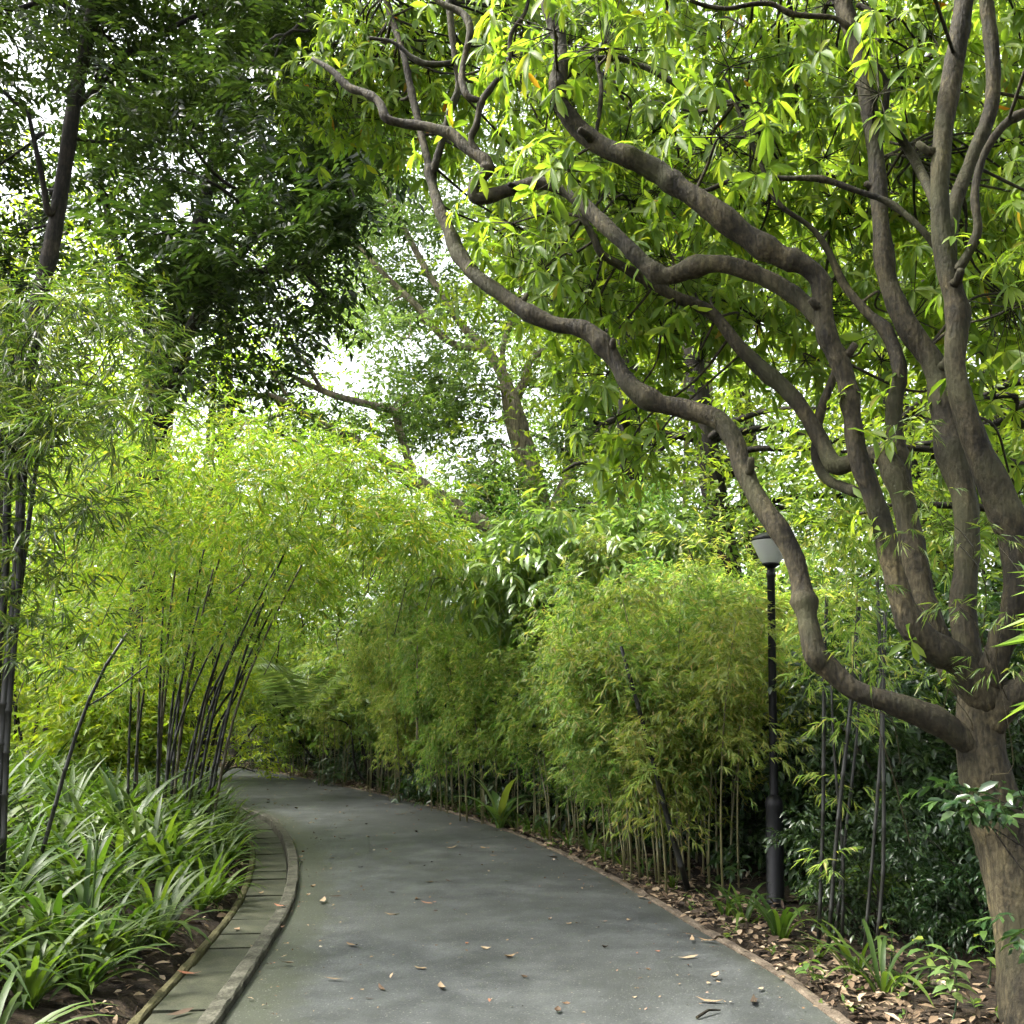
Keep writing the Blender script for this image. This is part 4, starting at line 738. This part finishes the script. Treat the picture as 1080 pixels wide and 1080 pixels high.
# dark undergrowth under the big tree
UG = 'dark shrubs in the shade under the big tree'
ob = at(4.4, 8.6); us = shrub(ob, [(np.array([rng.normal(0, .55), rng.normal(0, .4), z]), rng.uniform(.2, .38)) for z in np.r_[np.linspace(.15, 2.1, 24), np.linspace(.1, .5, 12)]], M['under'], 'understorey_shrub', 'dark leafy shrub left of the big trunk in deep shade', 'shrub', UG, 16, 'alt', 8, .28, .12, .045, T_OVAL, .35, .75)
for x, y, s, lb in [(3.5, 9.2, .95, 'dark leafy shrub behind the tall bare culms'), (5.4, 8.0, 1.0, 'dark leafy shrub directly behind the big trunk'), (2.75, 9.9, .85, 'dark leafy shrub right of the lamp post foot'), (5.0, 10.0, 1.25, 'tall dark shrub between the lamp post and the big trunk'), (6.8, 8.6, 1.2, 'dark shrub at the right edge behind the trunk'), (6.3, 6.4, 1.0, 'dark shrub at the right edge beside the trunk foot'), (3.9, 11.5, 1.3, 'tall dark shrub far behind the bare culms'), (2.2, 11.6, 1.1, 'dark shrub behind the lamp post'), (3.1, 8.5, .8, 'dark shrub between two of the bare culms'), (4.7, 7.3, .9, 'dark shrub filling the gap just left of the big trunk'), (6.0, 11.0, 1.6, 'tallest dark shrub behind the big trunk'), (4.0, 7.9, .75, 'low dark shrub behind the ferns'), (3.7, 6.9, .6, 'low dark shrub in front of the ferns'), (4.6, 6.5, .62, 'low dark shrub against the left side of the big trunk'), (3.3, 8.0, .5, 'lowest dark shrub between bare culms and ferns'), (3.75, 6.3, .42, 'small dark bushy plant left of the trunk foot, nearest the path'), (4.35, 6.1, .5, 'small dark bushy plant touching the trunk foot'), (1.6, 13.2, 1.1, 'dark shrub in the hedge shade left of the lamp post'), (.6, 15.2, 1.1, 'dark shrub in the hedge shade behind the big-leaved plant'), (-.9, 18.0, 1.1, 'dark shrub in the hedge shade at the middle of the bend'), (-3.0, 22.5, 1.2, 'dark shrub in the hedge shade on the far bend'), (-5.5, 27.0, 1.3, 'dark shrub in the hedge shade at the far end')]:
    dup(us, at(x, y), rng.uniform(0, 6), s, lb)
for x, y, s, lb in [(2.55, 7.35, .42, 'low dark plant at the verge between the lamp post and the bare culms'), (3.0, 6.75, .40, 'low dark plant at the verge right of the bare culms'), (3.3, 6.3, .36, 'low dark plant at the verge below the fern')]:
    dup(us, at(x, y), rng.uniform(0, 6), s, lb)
# ferns and a small palm
def frond_plant(loc, nf, ln, nl, lw, label, cat, name, mat, elev=(25, 70), width=.32):
    loc = np.asarray(loc, float); root = empty(name, loc, label, cat)
    for i in range(nf):
        az = i * 2.4 + rng.normal(0, .3); el = math.radians(rng.uniform(*elev)); t = np.linspace(0, 1, 12); ang = el - t ** 1.3 * rng.uniform(.8, 1.6); L_ = ln * rng.uniform(.75, 1.1)
        d = np.array([math.cos(az), math.sin(az), 0]); P = np.cumsum((np.cos(ang)[:, None] * d + np.sin(ang)[:, None] * [0, 0, 1]) * L_ / 12, axis=0); a = Acc(); V, fs = tube(P, np.linspace(.006, .002, 12), 4); a.add(V, fs)
        tt = np.linspace(.2, .99, nl); C = np.stack([np.interp(tt * 11, np.arange(12), P[:, j]) for j in range(3)], -1); sd = np.array([-d[1], d[0], 0]); T = np.stack([np.interp(tt * 11, np.arange(12), nrm(np.gradient(P, axis=0))[:, j]) for j in range(3)], -1)
        for sg in (1, -1):
            A = sd * sg + T * .55 + .06 * rng.normal(size=(nl, 3)); A[:, 2] -= .25; ll = width * L_ * np.sin(PI * (tt * .85 + .1)) ** .7
            a.add(*leaves(C, A, np.cross(T, sd) * 1.0 + .1 * rng.normal(size=(nl, 3)), ll, lw, T_NAR, .15))
        a.put('frond', mat, root)
    return root
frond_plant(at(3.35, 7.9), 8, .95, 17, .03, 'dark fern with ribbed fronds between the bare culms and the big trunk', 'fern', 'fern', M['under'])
frond_plant(at(2.6, 8.0), 6, .75, 13, .035, 'small green fern beside the lamp post and bare culms', 'fern', 'fern', M['mid'], (50, 85))
frond_plant(at(-3.9, 19.3) + [0, 0, 1.25], 9, 2.3, 30, .035, 'feathery pale green palm behind the hedge at the bend', 'palm', 'small_palm', M['pale'], (45, 85), .25)
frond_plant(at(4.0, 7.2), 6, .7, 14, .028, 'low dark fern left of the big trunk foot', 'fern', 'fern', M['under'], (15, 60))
# big-leaved plant beside the path
o = gp(527, 874); V, f = lily_mesh(10, .85, .15, (58, 86)); put('big_leaved_plant', V, f, M['shrub'], None, o); bp = bpy.data.objects[-1] if False else COL.objects[-1]
bp.location = o; bp.data.transform(__import__('mathutils').Matrix.Translation(o)); tag(bp, 'plant with broad paddle leaves at the hedge foot', 'plant')

# ------------------------------------------------------------------ lilies
LG = 'strap-leaved lilies in the bed left of the path'
lm = [mesh_data('lily_plant', *lily_mesh(int(rng.integers(22, 34)), .70, .047), M['lily']) for i in range(7)]
def place_lily(name, x, y, s, label, group, mset=lm, cat='lily plant'):
    o = link(bpy.data.objects.new(name, mset[rng.integers(0, len(mset))])); z = gz(x, y)[0]; o.location = (x, y, z - .03); o.rotation_euler = (rng.normal(0, .06), rng.normal(0, .06), rng.uniform(0, 6.28)); o.scale = (s, s, s * rng.uniform(.85, 1.1))
    return tag(o, label, cat, group)
pts = []
tries = 0
while len(pts) < 295 and tries < 30000:
    tries += 1
    y = 2.6 + 18 * rng.random() ** .95; x = rng.uniform(-11, -1.2); l, r = side_dist(np.array([x]), np.array([y])); l = l[0]
    if l < .66 or l > 6.5 or x < -.66 * y - .8: continue
    mind = .22 if l < 1.5 else .28 if y < 9 else .40
    if y < 3.6 and x > -.35 * y: continue
    if y < 7 and l < .80: continue
    if any((x - a) ** 2 + (y - b) ** 2 < mind ** 2 for a, b, c in pts): continue
    pts.append((x, y, l))
for x, y, l in pts:
    if l < 1.15: place_lily('lily_plant', x, y, rng.uniform(.75, 1.0), 'strap-leaved lily clump in the front row beside the mossy drain', 'front row of lilies beside the drain')
    elif y < 9: place_lily('lily_plant', x, y, rng.uniform(.9, 1.15), 'strap-leaved lily clump inside the near part of the left bed', 'lilies inside the near part of the left bed')
    else: place_lily('lily_plant', x, y, rng.uniform(1.05, 1.4), 'strap-leaved lily clump in the far part of the left bed around the culms', 'lilies in the far part of the left bed')
# the one in flower
fx = gp(88, 1035); fl = place_lily('lily_plant', fx[0], fx[1], 1.0, 'lily clump bearing a tall stalk with a white spidery flower', None); fl.rotation_euler = (0, 0, 1); fl.scale = (1, 1, 1)
a = Acc(); V, fs = tube(culm_path((0, 0, 0), (.02, 0, .80), (.01, 0, 0)), np.full(14, .008), 6); a.add(V, fs); a.put('flower_stalk', M['lily'], fl)
pet = lily_mesh(13, .12, .007, (30, 85)); wm = plain_mat('white lily petal', (.26, .30, .20), .5, .3); put('flower', pet[0] + [.02, 0, .80], pet[1], wm, fl)
# along the right verge
vm = [mesh_data('verge_lily', *lily_mesh(int(rng.integers(8, 15)), .5, .034), M['lily']) for i in range(4)]
for px, py, s in [(785, 975, 1.0), (822, 992, 1.15), (765, 968, .7), (905, 1030, .9), (932, 1050, 1.05), (960, 1050, .6), (600, 895, .95), (578, 886, 1.1), (545, 875, 1.15), (560, 880, .9), (640, 908, 1.0), (655, 915, .7), (622, 900, 1.0), (505, 862, 1.1), (520, 868, 1.0), (530, 872, 1.1), (470, 852, 1.2), (455, 848, 1.1), (420, 839, 1.4), (405, 837, 1.3), (440, 845, 1.1), (350, 825, 1.3), (362, 827, 1.2), (270, 806, 1.4), (258, 804, 1.5), (280, 808, 1.3), (320, 817, 1.0), (490, 858, 1.0), (680, 925, .6), (710, 938, .6), (860, 1012, .55)]:
    g = gp(px, py)
    near_ = g[1] < 9
    place_lily('verge_lily', g[0], g[1], s * rng.uniform(.95, 1.1), 'small strap-leaved plant in the leaf litter near the lamp post and big tree' if near_ else 'small strap-leaved plant at the hedge foot along the bend', 'strap-leaved plants in the near litter' if near_ else 'strap-leaved plants at the hedge foot', vm, 'plant')
# seedlings by the trunk
def seedling(loc, n, ln, L_, label, mat, hgt=.4):
    loc = np.asarray(loc, float); root = empty('seedling', loc, label, 'seedling'); a = Acc(); V, fs = tube(culm_path((0, 0, -.03), (.03, 0, hgt), (.03, 0, 0)), np.linspace(.006, .003, 14), 5); put('stem', V, fs, M['under'], root)
    z = np.linspace(.35, 1, n) * hgt; az = np.arange(n) * 2.4; D = np.stack([np.cos(az), np.sin(az), 0 * az + .15], -1); P = np.stack([z * 0 + .02, z * 0, z], -1)
    a.add(*leaves(P, D, np.array([[0, 0, 1.]]) + .3 * rng.normal(size=(n, 3)), L_ * rng.uniform(.8, 1.2, n), L_ * .42, T_LEAF, .3)); a.put('foliage', mat, root)
seedling(gp(1010, 960), 12, .2, .19, 'dark broad-leaved seedling left of the big trunk', M['under'], .65)
seedling(gp(975, 1045), 7, .2, .12, 'small bright seedling at the foot of the big trunk', M['shrub'], .25)
seedling(gp(1040, 1052), 8, .2, .11, 'tiny seedling sprouting against the trunk base', M['mid'], .3)
seedling(gp(1003, 1085), 16, .2, .11, 'pale green seedling at the bottom edge before the trunk', M['pale'], .3)
seedling(gp(850, 1040), 9, .2, .10, 'low green seedling in the litter beside the path edging', M['mid'], .12)
seedling(gp(935, 1030), 9, .2, .08, 'thin seedling in the litter between the bare culms and the trunk', M['mid'], .3)
# leafy spray in front of the trunk and bamboo tip entering from the right edge
o = at(2.95, 5.0); rt = empty('leafy_shrub', o, 'young shrub whose leafy twigs cross in front of the big trunk', 'shrub'); a = Acc(); s_ = Acc()
for x, y, d in [(990, 830, 4.95), (1010, 850, 4.9), (1040, 838, 4.85), (1060, 850, 4.85), (1075, 835, 4.8), (1000, 845, 4.95), (1030, 850, 4.9), (1085, 850, 4.8), (1090, 990, 4.7), (1085, 960, 4.7)]:
    c = W(x, y, d); s_.add(*limb(o + [.25, 0, .2], c, .006, .003, .05, 5)); a.add(*sprays(np.repeat(c[None], 3, 0) + rng.normal(0, .03, (3, 3)), unit(3) * [1, 1, .3], 'alt', 7, .16, .09, .036, T_LEAF, .25, .3))
s_.put('stem', M['bark_dark'], rt, o); a.put('foliage', M['under'], rt, o)
o = at(2.9, 4.2); rt = empty('bamboo_shoot', o, 'leafy bamboo shoot entering the view from the right edge', 'bamboo'); a = Acc()
P = culm_path(o, W(1118, 560, 4.0), (.05, 0, 0)); V, fs = culm(P, .012, .006); put('culm', V, fs, M['culm'], rt, o)
C = np.array([W(x, y, 4.0) for x, y in [(1112, 600), (1106, 625), (1112, 650), (1108, 680), (1112, 735), (1118, 610), (1116, 665)]]); a.add(*sprays(C, np.tile([-1., 0, .1], (7, 1)) + .3 * rng.normal(size=(7, 3)), 'fan', 6, .08, .15, .02, T_NAR, .25, .2)); a.put('foliage', M['mid'], rt, o)

# ------------------------------------------------------------------ fallen leaves
def dry_mat(name, stops, rough=.75):
    m, nt, out = new_mat(name); oi = N(nt, 'ShaderNodeObjectInfo'); geo = N(nt, 'ShaderNodeNewGeometry'); ad = N(nt, 'ShaderNodeMath', operation='ADD'); nt.links.new(oi.outputs['Random'], ad.inputs[0]); nt.links.new(geo.outputs['Random Per Island'], ad.inputs[1])
    fr = N(nt, 'ShaderNodeMath', operation='FRACT'); nt.links.new(ad.outputs[0], fr.inputs[0]); r = ramp(nt, stops, fr.outputs[0]); p = N(nt, 'ShaderNodeBsdfPrincipled'); p.inputs['Roughness'].default_value = rough; p.inputs['Specular IOR Level'].default_value = .3
    nt.links.new(r.outputs['Color'], p.inputs['Base Color']); nt.links.new(p.outputs[0], out.inputs['Surface']); return m
dry = dry_mat('dry fallen leaf', [(0, (.022, .016, .010)), (.25, (.09, .055, .03)), (.5, (.19, .13, .07)), (.8, (.29, .22, .14)), (.92, (.22, .08, .04)), (1, (.36, .31, .23))])
lit = dry_mat('leaf litter', [(0, (.02, .014, .009)), (.35, (.06, .04, .023)), (.65, (.125, .085, .05)), (.9, (.22, .16, .10)), (1, (.32, .26, .18))], .85)
def dry_leaf(L_, w, curl):
    V = T_LEAF[0] * [L_, w, L_]; V[:, 0] -= L_ / 2; V[:, 2] = curl * ((V[:, 0] / L_ * 2) ** 2 * .25 * L_ + np.abs(V[:, 1]) * .5) + rng.normal(0, .003, 8) * (curl > 0); V[:, 2] -= V[:, 2].min(); return V, T_LEAF[1]
dl = [mesh_data('fallen_leaf', *dry_leaf(*a_), dry) for a_ in [(.11, .045, .5), (.09, .05, .9), (.13, .032, .3), (.07, .04, 1.1), (.15, .04, .4), (.05, .03, .6)]]
def fallen(x, y, z, s, label, group, i=None, rz=None):
    o = link(bpy.data.objects.new('fallen_leaf', dl[rng.integers(0, 6) if i is None else i])); o.location = (x, y, z); o.rotation_euler = (rng.normal(0, .08), rng.normal(0, .08), rng.uniform(0, 6.3) if rz is None else rz); o.scale = (s,) * 3; return tag(o, label, 'fallen leaf', group)
for px, py, i, s, lb in [(465, 1046, 1, 1.0, 'curled brown leaf near the bottom middle of the path'), (352, 1036, 2, 1.0, 'thin pinkish brown leaf lying on the path near the left kerb'), (301, 1019, 0, 1.0, 'reddish leaf on the path just right of the kerb'), (754, 988 + 47, 3, 1.2, 'pale round leaf on the path near the right edging'), (748, 1060, 4, 1.0, 'long tan leaf near the bottom right of the path'), (795, 1060, 4, 1.0, 'pale torn leaf nearest the right edging'), (730, 994, 4, .9, 'straw coloured strip on the path by the right edging'), (340, 953, 4, 1.3, 'long pale twig-like leaf near the kerb'), (330, 938, 1, .9, 'reddish leaf beside the kerb curve'), (538, 1013, 1, .9, 'curled dry leaf in the middle of the path'), (588, 1072, 3, 1, 'tan leaf at the bottom edge of the path'), (325, 947, 3, .7, 'small white leaf on the kerb shoulder')]:
    g = G(px, py); fallen(g[0], g[1], .02, s, lb, None, i)
cnt = 0
while cnt < 190:
    i = int(rng.integers(20, 200)); t = rng.random(); p = LC[i] * (1 - t) + RC[i] * t
    if p[1] < 3.5 or p[1] > 24: continue
    fallen(p[0], p[1], .016, 1.25 * rng.uniform(.3, .85) * (1.25 if rng.random() < .15 else 1), 'small dry brown leaf scattered on the grey path', 'dry leaves scattered on the path'); cnt += 1
for px, py, i, s, lb in [(190, 1065, 2, 1.35, 'long tan leaf on the nearest mossy drain slab'), (270, 997, 0, 1.0, 'orange brown leaf on a mossy drain slab'), (200, 1024, 4, 1.1, 'straw coloured leaf lying across the drain edge'), (250, 978, 0, .8, 'russet leaf by the drain edge'), (296, 964, 4, 1.0, 'pale leaf lying across the kerb'), (275, 940, 4, .8, 'pale curved leaf on the farther drain slabs')]:
    g = G(px, py); fallen(g[0], g[1], -.015 if px < 285 else .06, s, lb, None, i)
# litter on the verges
def litter(name, n, fn, label):
    P = []
    while len(P) < n:
        p = fn()
        if p is not None: P.append(p)
    P = np.array(P); z = gz(P[:, 0], P[:, 1]) + rng.uniform(.002, .03, n); C = np.c_[P, z]; A = unit(n) * [1, 1, .25]; Nn = np.array([[0, 0, 1.]]) + .35 * rng.normal(size=(n, 3)); L_ = rng.uniform(.03, .11, n)
    V, f = leaves(C, A, Nn, L_, L_ * rng.uniform(.25, .5, n), T_OVAL); return tag(put(name, V, f, lit), label, 'leaf litter', kind='stuff')
def right_v():
    i = int(rng.integers(15, 210)); o_ = .08 + abs(rng.normal(0, .38 if rng.random() < .7 else 1.4)); p = RC[i] - RN[i] * o_ + rng.normal(0, .05, 3); return p[:2] if p[1] > 2.5 else None
def left_v():
    i = int(rng.integers(15, 140)); o_ = .53 + abs(rng.normal(0, .22)); p = LC[i] + LN[i] * o_ + rng.normal(0, .04, 3); return p[:2] if p[1] > 2.5 else None
litter('leaf_litter', 15000, right_v, 'brown leaf litter along the right verge under the hedge and tree')
litter('leaf_litter', 1400, left_v, 'brown leaf litter between the drain and the lilies')
def on_path():
    i = int(rng.integers(20, 200)); t = rng.random() if rng.random() < .6 else 1 - rng.random() ** 2 * .3; t = t if rng.random() < .8 else rng.random() ** 3 * .12; p = LC[i] * (1 - t) + RC[i] * t; return p[:2] if 3 < p[1] < 22 else None
P = np.array([p for p in (on_path() for _ in range(2600)) if p is not None]); n = len(P); L_ = rng.uniform(.008, .028, n) * np.where(rng.random(n) < .1, 1.8, 1)
V, f = leaves(np.c_[P, np.full(n, .021)], unit(n) * [1, 1, .12], np.array([[0, 0, 1.]]) + .25 * rng.normal(size=(n, 3)), L_, L_ * rng.uniform(.3, .8, n), T_OVAL); tag(put('leaf_litter', V, f, dry), 'crumbs of dry leaf and bark strewn over the path', 'leaf crumbs', kind='stuff')
# dry sticks
for i, (x0, y0, x1, y1, lb) in enumerate([(40, 1072, 182, 1066, 'thin dry stick lying in front of the lilies'), (985, 1048, 1010, 1062, 'pale split wood piece at the foot of the big trunk'), (900, 1030, 935, 1048, 'thin tan stick in the right litter'), (735, 1078, 760, 1070, 'short dark twig at the bottom right of the path')]):
    a0, a1 = gp(x0, y0, .03), gp(x1, y1, .03)
    if i == 3: a0[2] = a1[2] = .022
    V, fs = tube(np.array([a0, a0 * .5 + a1 * .5 + [0, .01, .015], a1]), np.array([.008, .007, .004]) * (2.5 if i == 1 else 1), 6); tag(put('fallen_stick', V, fs, M['bark_pale'] if i == 1 else M['bark'], None, a0), lb, 'stick')
# low ground cover specks of green on the right verge
n = 500; P = np.array([p for p in (right_v() for _ in range(900)) if p is not None])[:n]; C = np.c_[P, gz(P[:, 0], P[:, 1])]
V, f = sprays(C, unit(len(C)) * [1, 1, .3] + [0, 0, .6], 'alt', 5, .06, .05, .022, T_OVAL, .2, .4); tag(put('ground_cover', V, f, M['mid']), 'tiny green weeds growing through the right verge litter', 'weeds', kind='stuff')

# thin haze volume added to imitate the pale veil of lens glare
hm_, nt, out = new_mat('glare haze'); vol = N(nt, 'ShaderNodeVolumePrincipled'); vol.inputs['Color'].default_value = (.92, .96, 1, 1); vol.inputs['Density'].default_value = .00010; nt.links.new(vol.outputs[0], out.inputs['Volume'])
hx = np.array([(x, y, z) for z in (-2.2, 45) for y in (-70, 160) for x in (-140, 140)], float)
tag(put('haze', hx, np.array([(0, 2, 3, 1), (4, 5, 7, 6), (0, 1, 5, 4), (2, 6, 7, 3), (0, 4, 6, 2), (1, 3, 7, 5)]), hm_, smooth=False), 'thin pale haze added to imitate the veil of sky glare', 'haze', kind='stuff')
# ------------------------------------------------------------------ camera, sky, sun
cam = bpy.data.cameras.new('camera'); co = link(bpy.data.objects.new('camera', cam)); S.camera = co
cam.sensor_fit = 'HORIZONTAL'; cam.sensor_width = 36; cam.lens = 36 * F / 1080; cam.clip_end = 1000; cam.clip_start = .05
co.location = (0, 0, H); co.rotation_euler = (PI / 2 + TH, 0, 0)
SUN_EL, SUN_AZ = math.radians(57), math.radians(-86)     # azimuth from +Y towards +X
w = bpy.data.worlds.new('World'); S.world = w; w.use_nodes = True; nt = w.node_tree; bgn = nt.nodes['Background']
sk = nt.nodes.new('ShaderNodeTexSky'); sk.sky_type = 'NISHITA'; sk.sun_disc = False; sk.sun_elevation = SUN_EL; sk.sun_rotation = SUN_AZ; sk.air_density = 1.0; sk.dust_density = 4.0; sk.ozone_density = .6
hs = nt.nodes.new('ShaderNodeHueSaturation'); hs.inputs['Saturation'].default_value = .22
nt.links.new(sk.outputs[0], hs.inputs['Color']); nt.links.new(hs.outputs[0], bgn.inputs['Color']); bgn.inputs['Strength'].default_value = .15
sd = bpy.data.lights.new('sun', 'SUN'); sd.energy = 2.8; sd.angle = math.radians(16); sd.color = (1, .95, .86); so = link(bpy.data.objects.new('sun', sd))
from mathutils import Vector
so.rotation_euler = Vector((-math.sin(SUN_AZ) * math.cos(SUN_EL), -math.cos(SUN_AZ) * math.cos(SUN_EL), -math.sin(SUN_EL))).to_track_quat('-Z', 'Y').to_euler(); so.location = (-8, 6, 18)
S.view_settings.view_transform = 'Standard'; S.view_settings.look = 'None'; S.view_settings.gamma = 1; S.view_settings.exposure = 2.42
S.cycles.max_bounces = 5; S.cycles.diffuse_bounces = 4; S.cycles.glossy_bounces = 1; S.cycles.transmission_bounces = 2; S.cycles.use_adaptive_sampling = True; S.cycles.adaptive_threshold = .03; S.cycles.caustics_reflective = False; S.cycles.caustics_refractive = False
